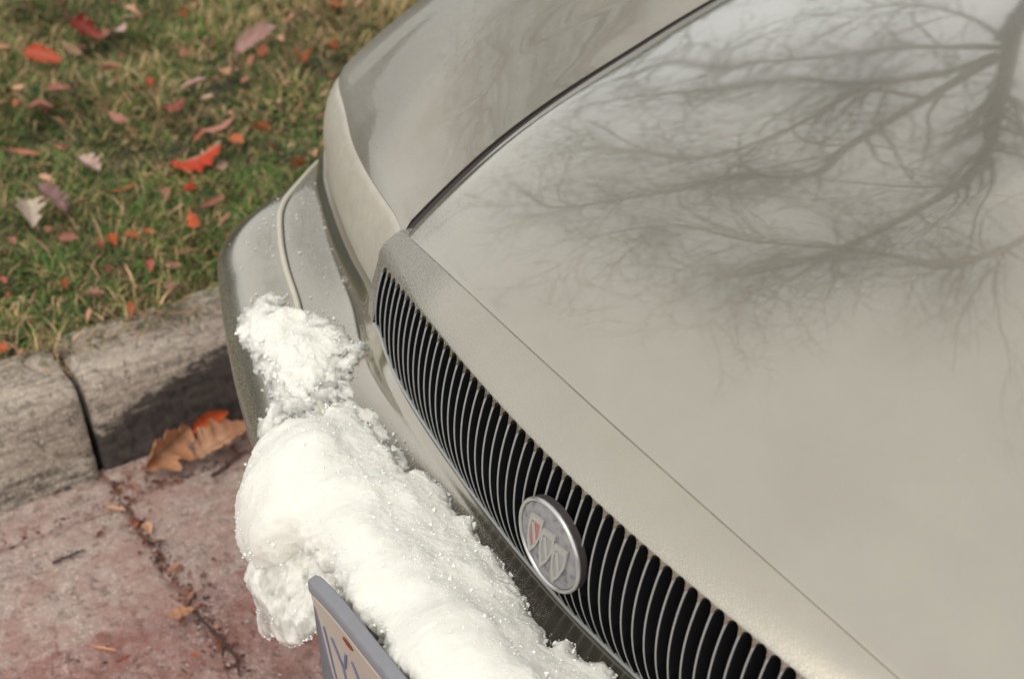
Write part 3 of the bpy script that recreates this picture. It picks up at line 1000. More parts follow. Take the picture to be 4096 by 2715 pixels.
# ------------------------------------------------------------------ snow on the bumper
ICY = [(4.2, 4.15), (4.3, 3.825), (4.35, 3.4), (4.275, 3.325), (4.075, 3.375), (3.9, 3.225), (3.9, 3.05), (3.85, 2.825), (3.775, 2.575), (3.6, 2.375), (3.525, 2.225), (3.25, 2.1), (3.15, 1.85), (2.925, 2.1), (2.625, 2.35), (2.475, 2.325), (2.425, 2.5), (2.225, 2.575), (2.075, 2.85), (2.05, 3.075), (2.025, 3.325), (2.025, 3.6), (2.075, 3.825), (2.25, 3.95), (2.425, 3.9), (2.775, 3.95), (3.15, 4.125), (3.45, 4.275), (3.825, 4.45), (3.95, 4.475)]
HEAP = [(1.95, 4.55), (1.925, 4.15), (1.9, 3.775), (1.85, 3.45), (1.85, 3.1), (2.025, 2.9), (1.925, 2.525), (1.85, 2.525), (1.8, 2.475), (1.7, 2.525), (1.575, 2.45), (1.45, 2.35), (1.375, 2.375), (1.3, 2.4), (1.2, 2.425), (1.225, 2.225), (1.175, 1.975), (1.075, 1.975), (1.0, 1.85), (0.925, 2.05), (0.85, 2.075), (0.8, 2.075), (0.75, 1.825), (0.65, 2.025), (0.55, 2.0), (0.475, 1.925), (0.35, 2.025), (0.25, 2.175), (0.15, 2.175), (0.05, 2.3), (-0.05, 2.3), (-0.15, 2.425), (-0.15, 2.125), (-0.2, 2.0), (-0.25, 2.175), (-0.35, 2.025), (-0.375, 1.6), (-0.425, 1.675), (-0.6, 1.95), (-0.75, 2.3), (-0.9, 2.9), (-0.95, 3.6), (-0.75, 4.2),
        (-0.3, 4.50), (0.125, 4.58), (0.3, 4.55), (0.425, 4.55), (0.5, 4.6), (0.575, 4.62), (0.675, 4.6), (0.825, 4.6), (0.9, 4.62), (0.95, 4.60), (1.02, 4.62), (1.12, 4.75), (1.2, 5.2), (1.28, 5.6), (1.4, 5.6), (1.55, 5.5), (1.68, 5.45), (1.75, 5.3), (1.82, 5.0), (1.9, 4.75)]
SLAB_XZ = [(-0.205, 0.560), (-0.185, 0.535), (-0.176, 0.520), (-0.166, 0.512), (-0.163, 0.500), (-0.172, 0.476), (-0.187, 0.452), (-0.209, 0.434), (-0.224, 0.43), (-0.239, 0.423), (-0.254, 0.421), (-0.265, 0.395), (-0.272, 0.379), (-0.293, 0.357), (-0.309, 0.355), (-0.309, 0.38), (-0.303, 0.402), (-0.306, 0.429), (-0.308, 0.455), (-0.305, 0.481), (-0.292, 0.518), (-0.280, 0.555)]

def poly_sd(Q, poly):
    """signed distance, positive inside"""
    P = np.asarray(poly, float)
    A, B = P, np.roll(P, -1, 0)
    best = np.full(len(Q), 1e9)
    ins = np.zeros(len(Q), bool)
    for a, b in zip(A, B):
        e = b - a
        t = np.clip(((Q - a) @ e) / (e @ e + 1e-12), 0, 1)
        best = np.minimum(best, np.hypot(*(Q - a - t[:, None] * e).T))
        c = ((a[1] > Q[:, 1]) != (b[1] > Q[:, 1])) & (Q[:, 0] < (b[0] - a[0]) * (Q[:, 1] - a[1]) / (b[1] - a[1] + 1e-12) + a[0])
        ins ^= c
    return np.where(ins, best, -best)

_net = np.concatenate([bumper_net(1, 441, 161)[::-1][:-1], bumper_net(-1, 441, 161)], 0)   # sigma -11..11
_sig = np.linspace(-11, 11, 881)
_vv = np.linspace(0, 8, 161)
_arcA = np.concatenate([[0], np.cumsum(np.linalg.norm(np.diff(_net[:, 60], axis=0), axis=1))])
_arcB = np.concatenate([[0], np.cumsum(np.linalg.norm(np.diff(_net[520], axis=0), axis=1))])
_du, _dv = np.gradient(_net, axis=0), np.gradient(_net, axis=1)
_nn = np.cross(_du, _dv)
_nn /= np.linalg.norm(_nn, axis=2)[..., None] + 1e-12
if _nn[440, 60, 2] < 0: _nn = -_nn

def bil(G, s, v):
    a, b = np.clip((s + 11) / 22 * 880, 0, 879.999), np.clip(v / 8 * 160, 0, 159.999)
    i, j = a.astype(int), b.astype(int)
    f, g = (a - i)[:, None], (b - j)[:, None]
    return G[i, j] * (1 - f) * (1 - g) + G[i + 1, j] * f * (1 - g) + G[i, j + 1] * (1 - f) * g + G[i + 1, j + 1] * f * g

def snow_sheet(poly, res, thick):
    pa = np.array([(np.interp(s, _sig, _arcA), np.interp(v, _vv, _arcB)) for s, v in poly])
    lo, hi = pa.min(0) - 0.012, pa.max(0) + 0.012
    na, nb = int((hi[0] - lo[0]) / res), int((hi[1] - lo[1]) / res)
    X, Y = np.meshgrid(np.linspace(lo[0], hi[0], na), np.linspace(lo[1], hi[1], nb), indexing='ij')
    Q = np.stack([X.ravel(), Y.ravel()], -1)
    def place(Q):
        s, v = np.interp(Q[:, 0], _arcA, _sig), np.interp(Q[:, 1], _arcB, _vv)
        B, N = bil(_net, s, v), bil(_nn, s, v)
        return B, N / np.linalg.norm(N, axis=1)[:, None], s, v
    B, N, s, v = place(Q)
    th, d2, off = thick(B, N, poly_sd(Q, pa), s, v)
    D = d2.reshape(na, nb)
    gx, gy = np.gradient(D, res)
    gl = np.sqrt(gx ** 2 + gy ** 2) + 1e-6
    mv = np.where(D < 0, np.minimum(-D / gl, 2.0 * res), 0)
    Q2 = Q + np.stack([(gx / gl * mv).ravel(), (gy / gl * mv).ravel()], -1)
    B, N, s, v = place(Q2)
    th = np.where(d2 < 0, -0.0006, th)
    W = B + N * th[:, None]
    ins = D > 0
    keep = ins.copy()
    keep[1:] |= ins[:-1]; keep[:-1] |= ins[1:]; keep[:, 1:] |= ins[:, :-1]; keep[:, :-1] |= ins[:, 1:]
    k = keep
    idx = np.arange(na * nb).reshape(na, nb)
    ok = k[:-1, :-1] & k[1:, :-1] & k[1:, 1:] & k[:-1, 1:]
    I, J = np.nonzero(ok)
    F = np.stack([idx[I, J], idx[I, J + 1], idx[I + 1, J + 1], idx[I + 1, J]], -1)
    used = np.unique(F)
    rm = np.full(na * nb, -1)
    rm[used] = np.arange(len(used))
    return W[used], rm[F]

def heap_th(B, N, d, s, v):
    d2 = d + 0.006 * fbm(B, 60, 3, 61) + 0.004 * fbm(B, 200, 2, 62) + 0.002
    front = sstep(3.4, 4.6, v)
    wdt = 0.014 + 0.016 * front
    H = 0.017 + 0.022 * sstep(2.2, 3.6, v) + 0.012 * front
    H = H * (0.45 + 0.55 * sstep(2.05, 1.45, s)) * (1 + 0.45 * fbm(B, 11, 2, 60))
    k = np.clip(d2 / wdt, 0, 1)
    prof = np.sqrt(np.clip(1 - (1 - k) ** 2, 0, 1))
    th = H * prof
    th += prof * (0.0060 * fbm(B, 26, 2, 63) + 0.0010 * fbm(B, 110, 2, 64) + 0.0012 * fbm(B, 420, 2, 65, 0.8))
    return np.maximum(th, 0.0008), d2, 0
def icy_th(B, N, d, s, v):
    d2 = d + 0.010 * fbm(B, 45, 3, 71) + 0.005 * fbm(B, 160, 3, 72)
    k = np.clip(d2 / 0.018, 0, 1)
    prof = np.sqrt(np.clip(1 - (1 - k) ** 2, 0, 1))
    lump = fbm(B, 30, 3, 73)
    th = prof * (0.006 + 0.005 * lump + 0.003 * np.abs(fbm(B, 95, 3, 74)) + 0.0020 * fbm(B, 330, 2, 75, 0.7))
    hole = fbm(B, 55, 2, 79) > 0.46
    return np.where(hole, -0.001, np.maximum(th, 0.0006)), d2, 0

V, F = snow_sheet(HEAP, 0.0019, heap_th)
hb = np.array((-0.12, -0.06, 0.56))
heap = tag(empty('snow_heap', tuple(hb)), 'thick white snow heap along the bumper in front of the grille, above the number plate', 'snow')
def hp(name, V, F, mat, parent, base):
    o = obj(name, V - base, F, mat, parent, True, None, None)
    return o
HW_, HF_ = V, F
orient(hp('packed_snow', V, F, M['snow'], heap, hb), (0, -0.5, 1))
V, F = snow_sheet(ICY, 0.0016, icy_th)
ib = np.array((-0.56, 0.0, 0.55))
icy = tag(empty('icy_snow_patch', tuple(ib)), 'smaller glassy patch of melting ice on the bumper corner, over the cream strip', 'snow')
IW_, IF_ = V, F
orient(hp('ice_crust', V, F, M['ice'], icy, ib), (0, 0, 1))

# white snow still lying on the crust
def core_th(B, N, d, s, v):
    d2 = d - 0.017 + 0.020 * fbm(B, 34, 3, 101) + 0.004 * fbm(B, 150, 2, 102)
    k = np.clip(d2 / 0.016, 0, 1)
    prof = np.sqrt(np.clip(1 - (1 - k) ** 2, 0, 1))
    th = prof * (0.013 + 0.010 * fbm(B, 28, 2, 103) + 0.0025 * fbm(B, 110, 3, 104) + 0.0012 * fbm(B, 400, 2, 105)) + 0.003
    return np.maximum(th, 0.002), d2, 0
V, F = snow_sheet(ICY, 0.0016, core_th)
CW_, CF_ = V, F
orient(hp('snow_core', V, F, M['snow'], icy, ib), (0, 0, 1))
# thin film of slush joining the patch to the heap
FILM = [(2.45, 4.2), (2.6, 3.6), (2.6, 2.9), (2.45, 2.35), (2.0, 2.25), (1.6, 2.15), (1.3, 2.2), (1.3, 3.0), (1.6, 3.9), (1.85, 4.6), (2.15, 4.6)]
def film_th(B, N, d, s, v):
    d2 = d + 0.010 * fbm(B, 40, 3, 111) + 0.006 * fbm(B, 140, 3, 112)
    k = np.clip(d2 / 0.010, 0, 1)
    th = np.sqrt(k) * (0.0028 + 0.0025 * fbm(B, 70, 3, 113) + 0.0012 * fbm(B, 300, 2, 114))
    hole = fbm(B, 62, 3, 115) > 0.02
    return np.where(hole, -0.001, np.maximum(th, 0.0005)), d2, 0
V, F = snow_sheet(FILM, 0.0016, film_th)
orient(hp('slush_film', V, F, M['ice'], icy, ib), (0, 0, 1))

# slab of ice hanging over the bumper edge beside the plate
res = 0.0019
xz = np.array(SLAB_XZ)
lo, hi = xz.min(0) - 0.01, xz.max(0) + 0.01
nx, nz = int((hi[0] - lo[0]) / res), int((hi[1] - lo[1]) / res)
X, Z = np.meshgrid(np.linspace(lo[0], hi[0], nx), np.linspace(lo[1], hi[1], nz), indexing='ij')
Q = np.stack([X.ravel(), Z.ravel()], -1)
P3 = np.stack([Q[:, 0], 0 * Q[:, 0], Q[:, 1]], -1)
d = poly_sd(Q, xz) + 0.004 * fbm(P3, 60, 3, 81) + 0.0025 * fbm(P3, 200, 2, 82)
k = np.clip(d / 0.012, 0, 1)
up_ = sstep(0.42, 0.56, Q[:, 1])
th = (0.008 + 0.016 * up_) * np.sqrt(np.clip(1 - (1 - k) ** 2, 0, 1)) + np.clip(k, 0, 1) * (0.005 * fbm(P3, 32, 2, 83) + 0.0012 * fbm(P3, 170, 2, 84))
th = np.where(d > 0, np.maximum(th, 0.0005), 0)
yc = -0.172 + 0.066 * sstep(0.455, 0.545, Q[:, 1]) + 0.010 * sstep(0.47, 0.36, Q[:, 1]) + 0.10 * np.maximum(0, -0.215 - Q[:, 0])
D = d.reshape(nx, nz)
gx, gz = np.gradient(D, res)
gl = np.sqrt(gx ** 2 + gz ** 2) + 1e-6
mv = np.where(D < 0, np.minimum(-D / gl, 2 * res), 0)
Q = Q + np.stack([(gx / gl * mv).ravel(), (gz / gl * mv).ravel()], -1)
ins = D > 0
keep = ins.copy()
keep[1:] |= ins[:-1]; keep[:-1] |= ins[1:]; keep[:, 1:] |= ins[:, :-1]; keep[:, :-1] |= ins[:, 1:]
idx = np.arange(nx * nz).reshape(nx, nz)
ok = keep[:-1, :-1] & keep[1:, :-1] & keep[1:, 1:] & keep[:-1, 1:]
I, J = np.nonzero(ok)
Fq = np.stack([idx[I, J], idx[I + 1, J], idx[I + 1, J + 1], idx[I, J + 1]], -1)
Vf = np.stack([Q[:, 0], yc - th, Q[:, 1]], -1)
Vk = np.stack([Q[:, 0], yc + th * 0.8, Q[:, 1]], -1)
VV = np.concatenate([Vf, Vk])
FF = np.concatenate([Fq, Fq[:, ::-1] + nx * nz])
used = np.unique(FF)
rm = np.full(len(VV), -1); rm[used] = np.arange(len(used))
SW_, SF_ = VV[used], rm[FF]
hp('hanging_slab', SW_, SF_, M['slabice'], heap, hb)

# grains and small clods over the snow, densest along its ragged edges
def grains(W, n, seed, parent, base, mat, smin, smax, F, jut=0.3):
    rg = np.random.default_rng(seed)
    cnt = np.bincount(np.asarray(F).ravel(), minlength=len(W))
    edge = np.where(cnt < 4)[0]
    allv = np.arange(len(W))
    pick = np.concatenate([rg.choice(edge, n // 2), rg.choice(allv, n - n // 2)])
    r_ = rg.uniform(smin, smax, n) * (1 + 1.2 * (rg.random(n) < 0.12))
    r_[n // 2:] *= 0.6
    C0 = W[pick] + rg.normal(size=(n, 3)) * 0.0008
    a, b = rg.normal(size=(n, 3)), rg.normal(size=(n, 3))
    a /= np.linalg.norm(a, axis=1)[:, None]
    b -= a * (a * b).sum(1)[:, None]
    b /= np.linalg.norm(b, axis=1)[:, None]
    c = np.cross(a, b)
    e = rg.uniform(0.6, 1.4, (n, 6)) * r_[:, None]
    V = np.stack([C0 + a * e[:, :1], C0 + b * e[:, 1:2], C0 - a * e[:, 2:3], C0 - b * e[:, 3:4], C0 + c * e[:, 4:5], C0 - c * e[:, 5:6]], 1).reshape(-1, 3)
    f0 = np.array([(0, 1, 4), (1, 2, 4), (2, 3, 4), (3, 0, 4), (1, 0, 5), (2, 1, 5), (3, 2, 5), (0, 3, 5)])
    Fg = (f0[None] + 6 * np.arange(n)[:, None, None]).reshape(-1, 3)
    o = obj('snow_grains', V - base, Fg, mat, parent, False)
    o['kind'] = 'stuff'
grains(HW_, 5200, 31, heap, hb, M['grain'], 0.0007, 0.0019, HF_)
grains(CW_, 1800, 32, icy, ib, M['grain'], 0.0006, 0.0018, CF_)
grains(IW_, 1500, 33, icy, ib, M['ice'], 0.0007, 0.0022, IF_)
grains(SW_, 900, 34, heap, hb, M['grain'], 0.0006, 0.0015, SF_)
# loose crumbs of ice round the edges
def crumbs(poly, n, seed, parent, base, mat, spread=0.02, size=(0.0012, 0.0042), lims=None):
    rg = np.random.default_rng(seed)
    pa = np.array(poly)
    mbc = MB()
    ico_v = [(0, 0, 1), (0.9, 0, 0.3), (0.28, 0.85, 0.3), (-0.72, 0.52, 0.3), (-0.72, -0.52, 0.3), (0.28, -0.85, 0.3), (0.5, 0.4, -0.6), (-0.4, 0.5, -0.6), (0, -0.6, -0.6)]
    ico_f = [(0, 1, 2), (0, 2, 3), (0, 3, 4), (0, 4, 5), (0, 5, 1), (1, 6, 2), (2, 7, 3), (3, 7, 4), (4, 8, 5), (5, 8, 1), (1, 8, 6), (2, 6, 7), (4, 7, 8), (6, 8, 7)]
    for _ in range(n):
        k = rg.integers(len(pa))
        t = rg.random()
        s, v = pa[k] * (1 - t) + pa[(k + 1) % len(pa)] * t
        s += rg.normal() * spread * 9
        v += rg.normal() * spread * 12
        if v > 4.15 or v < 0.9: continue
        B = bil(_net, np.array([s]), np.array([v]))[0]
        N = bil(_nn, np.array([s]), np.array([v]))[0]
        r_ = rg.uniform(*size) * (0.5 + rg.random())
        a = rg.random(3) * 0.7 + 0.6
        rot = Matrix.Rotation(rg.random() * 6.28, 3, Vector(rg.normal(size=3)).normalized())
        mbc.add([tuple(np.array(rot @ Vector(np.array(p) * a)) * r_ + B + N * r_ * 0.6 - base) for p in ico_v], ico_f)
    o = mbc.build('ice_crumbs', mat, parent, False)
    o['kind'] = 'stuff'
crumbs(HEAP[:42], 320, 5, heap, hb, M['snow'], 0.006, (0.0006, 0.0019))
crumbs(ICY, 260, 6, icy, ib, M['snow'], 0.010, (0.0006, 0.0018))
crumbs([(2.1, 3.9), (2.0, 3.2), (1.9, 2.4), (1.5, 2.2), (1.3, 2.3), (1.9, 2.9)], 260, 7, icy, ib, M['snow'], 0.018, (0.0006, 0.0017))
crumbs([(3.0, 3.4), (5, 2.4), (6.5, 2.7), (7.5, 2.8), (6, 3.5), (4.5, 3.7)], 130, 8, icy, ib, M['snow'], 0.06, (0.0005, 0.0017))

# positions, lengths, proportions and bearings of the leaves
LEAVES = [
 (-2.136, 0.258, 0.0726, 0.55, 40, 'red', 'wide', 'bright red fallen leaf lying flat in the grass, leftmost of the red leaves'),
 (-2.198, 0.380, 0.0801, 0.40, 23, 'darkred', 'lobed', 'dark red lobed leaf near the top edge of the lawn'),
 (-2.226, 0.508, 0.0519, 0.70, -10, 'peach', 'wide', 'peach coloured leaf standing on edge near the top of the lawn'),
 (-1.997, 0.674, 0.1231, 0.30, 117, 'pinkwhite', 'long', 'long pale pinkish curled leaf high up on the lawn near the fender'),
 (-1.854, 0.711, 0.0445, 0.60, -14, 'orange', 'lobed', 'orange brown leaf in the grass just left of the fender'),
 (-1.795, 0.394, 0.0518, 0.50, 108, 'darkred', 'lobed', 'crumpled dark red and pink leaf in the middle of the lawn'),
 (-1.607, 0.355, 0.0894, 0.62, 89, 'redpeach', 'wide', 'large curled leaf, red underside and pale peach top, left of the headlamp'),
 (-1.660, 0.166, 0.0600, 0.50, 10, 'white', 'lobed', 'whitish curled leaf with a pink stalk left of the big red and peach leaf'),
 (-1.735, 0.146, 0.0515, 0.10, 10, 'pinkstem', 'long', 'straight pinkish leaf stalk lying in the grass by the whitish curled leaf'),
 (-1.774, 0.088, 0.0562, 0.16, 44, 'pinkstem', 'long', 'thin salmon leaf blade at the left edge of the lawn'),
 (-1.558, 0.016, 0.0660, 0.60, -13, 'cream', 'lobed', 'large cream coloured lobed leaf at the lower left of the lawn'),
 (-1.573, 0.062, 0.0623, 0.50, 21, 'mauve', 'lobed', 'mauve withered leaf touching the large cream lobed leaf'),
 (-1.928, 0.176, 0.0392, 0.50, 71, 'pink', 'oval', 'dull pink leaf half sunk in the grass at the left'),
 (-1.810, 0.288, 0.0462, 0.35, 25, 'pink', 'oval', 'narrow dusty pink leaf in the middle of the lawn'),
 (-1.675, 0.434, 0.0605, 0.40, 84, 'pink', 'long', 'pink curled leaf above the large red and peach leaf'),
 (-1.923, 0.401, 0.0213, 0.70, -19, 'red', 'oval', 'tiny bright red leaf scrap in the upper middle of the lawn'),
 (-2.032, 0.169, 0.0220, 0.80, 60, 'peach', 'oval', 'small round peach leaf near the left edge below the bright red leaf'),
 (-1.548, 0.183, 0.0587, 0.30, 106, 'orange', 'long', 'narrow orange and pink leaf right of the mauve leaf'),
 (-1.502, 0.248, 0.0384, 0.45, -14, 'pink', 'oval', 'upright salmon leaf in the grass below the large red and peach leaf'),
 (-1.488, 0.290, 0.0218, 0.70, 60, 'red', 'oval', 'small coral red leaf scrap below the large red and peach leaf'),
 (-1.382, 0.247, 0.0505, 0.35, -12, 'redorange', 'lobed', 'red orange leaf standing in the grass left of the bumper corner'),
 (-1.436, 0.307, 0.0517, 0.25, 104, 'pink', 'long', 'thin pink leaf sloping up towards the bumper corner'),
 (-1.547, 0.108, 0.0379, 0.35, 83, 'tan', 'oval', 'pale tan leaf right of the mauve leaf'),
 (-1.440, 0.043, 0.0344, 0.40, 42, 'pink', 'oval', 'flat pink leaf in the lower lawn above the kerb'),
 (-1.408, 0.084, 0.0180, 0.60, -6, 'redpink', 'oval', 'small crimson leaf bud in the lower lawn beside the orange red leaf'),
 (-1.401, 0.105, 0.0323, 0.45, -3, 'redorange', 'oval', 'orange red leaf next to the small crimson one in the lower lawn'),
 (-1.392, 0.136, 0.0324, 0.50, 27, 'orange', 'lobed', 'rusty orange leaf in the lower lawn right of the orange red leaf'),
 (-1.482, 0.135, 0.0485, 0.12, 21, 'brown', 'long', 'slim brown leaf stalk across the lower lawn'),
 (-1.627, 0.502, 0.0363, 0.60, 24, 'orange', 'lobed', 'orange brown leaf close to the headlamp'),
 (-1.483, 0.539, 0.0189, 0.80, -12, 'peach', 'oval', 'small pale peach leaf right beside the headlamp'),
 (-1.550, 0.380, 0.0224, 0.60, 97, 'white', 'oval', 'small whitish leaf right of the large red and peach leaf'),
 (-1.866, 0.796, 0.0319, 0.60, 8, 'orange', 'oval', 'dark orange leaf tucked behind the fender edge'),
 (-1.864, 0.546, 0.0282, 0.80, -17, 'peach', 'wide', 'peach leaf below the long pinkish leaf'),
 (-1.869, 0.474, 0.0482, 0.30, 86, 'pinkwhite', 'long', 'pale pink sliver of leaf in the upper middle of the lawn'),
 (-1.974, 0.229, 0.0450, 0.40, 50, 'pink', 'lobed', 'brownish pink leaf in the left part of the lawn'),
 (-2.154, 0.584, 0.0327, 0.60, 1, 'orange', 'lobed', 'small orange leaf at the top of the lawn'),
 (-2.194, 0.450, 0.0350, 0.60, 119, 'pinkwhite', 'oval', 'pinkish white leaf at the top right of the dark red lobed leaf'),
 (-2.007, 0.354, 0.0410, 0.40, 40, 'pink', 'oval', 'faded pink leaf below the dark red lobed leaf'),
 (-1.462, 0.497, 0.0303, 0.50, 104, 'orange', 'oval', 'dark orange leaf just above the bumper corner'),
 (-2.079, 0.922, 0.0450, 0.50, 20, 'orange', 'lobed', 'dark orange leaf at the top edge beside the fender'),
 (-2.136, 0.320, 0.0497, 0.35, 24, 'tan', 'long', 'tan leaf right of the bright red leaf'),
 (-1.293, 0.126, 0.0345, 0.33, -19, 'redpink', 'oval', 'salmon red leaf standing upright near the kerb'),
 (-1.325, -0.011, 0.0290, 0.40, -11, 'orange', 'oval', 'orange leaf near the kerb in the lower left grass'),
 (-1.382, -0.095, 0.0165, 0.60, 18, 'redpink', 'oval', 'small red leaf at the left edge of the picture above the kerb'),
 (-1.327, -0.102, 0.0163, 0.40, 134, 'redpink', 'oval', 'pink red leaf tip at the left edge near the kerb'),
 (-1.270, 0.019, 0.0390, 0.45, 35, 'tanpink', 'lobed', 'tan pink crumpled leaf in dry grass above the kerb'),
 (-1.209, -0.158, 0.0195, 0.70, 59, 'redorange', 'oval', 'orange red leaf at the left edge where grass meets kerb'),
 (-1.475, -0.046, 0.0235, 0.50, 9, 'pink', 'oval', 'pink leaf at the left edge of the lower lawn'),
 (-1.287, 0.165, 0.0296, 0.40, 42, 'tanpink', 'long', 'tan pink leaf in the dry grass near the bumper'),
 (-1.301, 0.198, 0.0384, 0.35, 81, 'tan', 'lobed', 'brown tan leaf close to the bumper side'),
 (-1.221, 0.133, 0.0310, 0.35, 115, 'tanpink', 'long', 'tan leaf leaning in the dry grass at the kerb edge'),
]
GLEAVES = [
 (-0.986, 0.100, 0.1042, 0.55, 101, 'peach', 'wide', 'big pale peach leaf in the gutter against the bumper'),
 (-1.036, 0.102, 0.0690, 0.40, 90, 'redorange', 'oval', 'bright red orange leaf in the gutter behind the big peach leaf'),
 (-1.008, 0.012, 0.1031, 0.55, 113, 'orangepeach', 'lobed', 'tattered orange peach leaf in the gutter at the foot of the blackened kerb'),
 (-0.948, -0.100, 0.0344, 0.30, 44, 'peach', 'long', 'small peach leaf scrap on the gutter crack'),
 (-0.906, -0.079, 0.0189, 0.60, 21, 'mauve', 'oval', 'small mauve leaf scrap on the gutter joint'),
 (-0.875, -0.078, 0.0301, 0.50, -10, 'peach', 'oval', 'peach leaf fragment on the gutter joint below the mauve scrap'),
 (-0.689, -0.224, 0.0380, 0.16, 43, 'redpeach', 'long', 'narrow curled leaf, half red and half cream, low on the pale gutter'),
 (-0.693, -0.107, 0.0390, 0.50, 86, 'orangepeach', 'lobed', 'crumpled brown orange leaf bits at the end of the gutter joint'),
 (-0.652, -0.209, 0.0206, 0.30, 99, 'darkred', 'long', 'dark red leaf scrap near the bottom of the gutter'),
 (-0.818, -0.084, 0.0166, 0.60, -4, 'brown', 'oval', 'small brown leaf scrap in the gutter joint'),
]

# ------------------------------------------------------------------ grass, one mass
rg = np.random.default_rng(12)
def blades(n, x0, x1, y0, y1, lmin, lmax, wid, seed, edge=False):
    rg = np.random.default_rng(seed)
    x, y = rg.uniform(x0, x1, n), rg.uniform(y0, y1, n)
    P0 = np.stack([x, y, 0 * x], -1)
    dens = fbm(P0, 5, 4, 31)
    patch = fbm(P0, 7.5, 3, 37)
    L = rg.uniform(lmin, lmax, n) * np.clip(1.05 + 0.9 * patch + 0.3 * dens, 0.35, 2.2)
    az = rg.uniform(0, 2 * np.pi, n) + 1.2 * fbm(P0, 3, 2, 33)
    lean = np.clip(rg.normal(0.95, 0.30, n), 0.15, 1.45)
    if edge:
        az = rg.normal(0.0, 0.7, n)
        lean = np.clip(rg.normal(1.25, 0.3, n), 0.5, 1.9)
    h = np.stack([np.cos(az) * np.sin(lean), np.sin(az) * np.sin(lean), np.cos(lean)], -1)
    h2 = np.stack([np.cos(az) * np.sin(lean + .5), np.sin(az) * np.sin(lean + .5), np.cos(lean + .5)], -1)
    sd = np.stack([-np.sin(az), np.cos(az), 0 * az], -1) * (wid * rg.uniform(0.6, 1.3, n))[:, None]
    z0 = 0.137 + 0.022 * fbm(np.stack([x, y, 0 * x + 0.137], -1), 9, 4, 5) - 0.004
    B = np.stack([x, y, z0], -1)
    m1 = B + h * (L * 0.55)[:, None]
    tip = m1 + h2 * (L * 0.45)[:, None]
    tip[:, 2] = np.maximum(tip[:, 2], z0 + 0.003)
    V = np.stack([B - sd, B + sd, m1 + sd * 0.8, m1 - sd * 0.8, tip], 1).reshape(-1, 3)
    pal = np.array([(0.034, 0.082, 0.012), (0.075, 0.130, 0.022), (0.135, 0.160, 0.042), (0.30, 0.215, 0.095), (0.40, 0.26, 0.145), (0.13, 0.072, 0.036)])
    tanness = np.clip(0.46 + 0.55 * fbm(P0, 2.2, 4, 35) + 0.16 * sstep(-1.5, -2.4, x) + 0.45 * np.exp(-(KB - 0.15 - x) / 0.05), 0, 1)
    r_ = rg.random(n)
    ci = np.where(rg.random(n) < tanness * 0.74, np.where(r_ < .5, 3, np.where(r_ < .82, 4, 5)), np.where(r_ < .45, 0, np.where(r_ < .8, 1, 2)))
    c = pal[ci] * (rg.uniform(0.6, 1.85, n) * np.clip(1.0 + 0.7 * fbm(P0, 12, 3, 39), 0.4, 1.6))[:, None]
    return V, np.repeat(c, 5, axis=0)
parts_ = [blades(170000, -3.1, KB - 0.155, -1.1, 1.9, 0.022, 0.060, 0.0014, 1),
          blades(45000, -4.1, KB - 0.155, -2.1, 3.3, 0.03, 0.06, 0.0022, 2),
          blades(5200, KB - 0.185, KB - 0.140, -2.1, 2.6, 0.02, 0.058, 0.0014, 3, True)]
V = np.concatenate([p[0] for p in parts_])
Cc = np.concatenate([p[1] for p in parts_])
nb = len(V) // 5
me = bpy.data.meshes.new('grass')
me.vertices.add(len(V)); me.vertices.foreach_set('co', V.astype(np.float32).ravel())
b5 = np.arange(nb) * 5
lp = np.stack([b5, b5 + 1, b5 + 2, b5 + 3, b5 + 3, b5 + 2, b5 + 4], 1).ravel()
me.loops.add(len(lp)); me.loops.foreach_set('vertex_index', lp.astype(np.int32))
me.polygons.add(nb * 2)
st_ = np.stack([np.arange(nb) * 7, np.arange(nb) * 7 + 4], 1).ravel()
me.polygons.foreach_set('loop_start', st_.astype(np.int32))
me.update(calc_edges=True)
ca = me.color_attributes.new('Col', 'FLOAT_COLOR', 'POINT')
ca.data.foreach_set('color', np.concatenate([Cc, np.ones((len(Cc), 1))], 1).astype(np.float32).ravel())
me.materials.append(M['grass'])
go = bpy.data.objects.new('grass', me)
COL.objects.link(go)
tag(go, 'short matted lawn grass, half green and half dried tan', 'grass', kind='stuff')

# ------------------------------------------------------------------ fallen leaves
LC = {'red': ((0.488, 0.054, 0.018), (0.410, 0.098, 0.045)), 'darkred': ((0.195, 0.018, 0.013), (0.332, 0.088, 0.063)), 'peach': ((0.608, 0.368, 0.229), (0.488, 0.244, 0.135)), 'pinkwhite': ((0.546, 0.371, 0.307), (0.449, 0.263, 0.217)),
      'orange': ((0.351, 0.102, 0.027), (0.263, 0.083, 0.032)), 'redpeach': ((0.469, 0.044, 0.011), (0.605, 0.332, 0.181)), 'white': ((0.586, 0.449, 0.370), (0.430, 0.263, 0.208)), 'pinkstem': ((0.488, 0.195, 0.108), (0.410, 0.146, 0.081)),
      'cream': ((0.546, 0.478, 0.361), (0.488, 0.390, 0.307)), 'mauve': ((0.351, 0.210, 0.194), (0.263, 0.146, 0.135)), 'pink': ((0.430, 0.195, 0.135), (0.351, 0.146, 0.099)), 'redpink': ((0.488, 0.098, 0.073), (0.410, 0.127, 0.090)),
      'redorange': ((0.488, 0.083, 0.018), (0.410, 0.127, 0.045)), 'tan': ((0.332, 0.214, 0.118), (0.254, 0.156, 0.081)), 'brown': ((0.156, 0.083, 0.045), (0.117, 0.058, 0.032)), 'tanpink': ((0.371, 0.214, 0.135), (0.293, 0.146, 0.090)),
      'orangepeach': ((0.449, 0.195, 0.081), (0.507, 0.274, 0.153))}
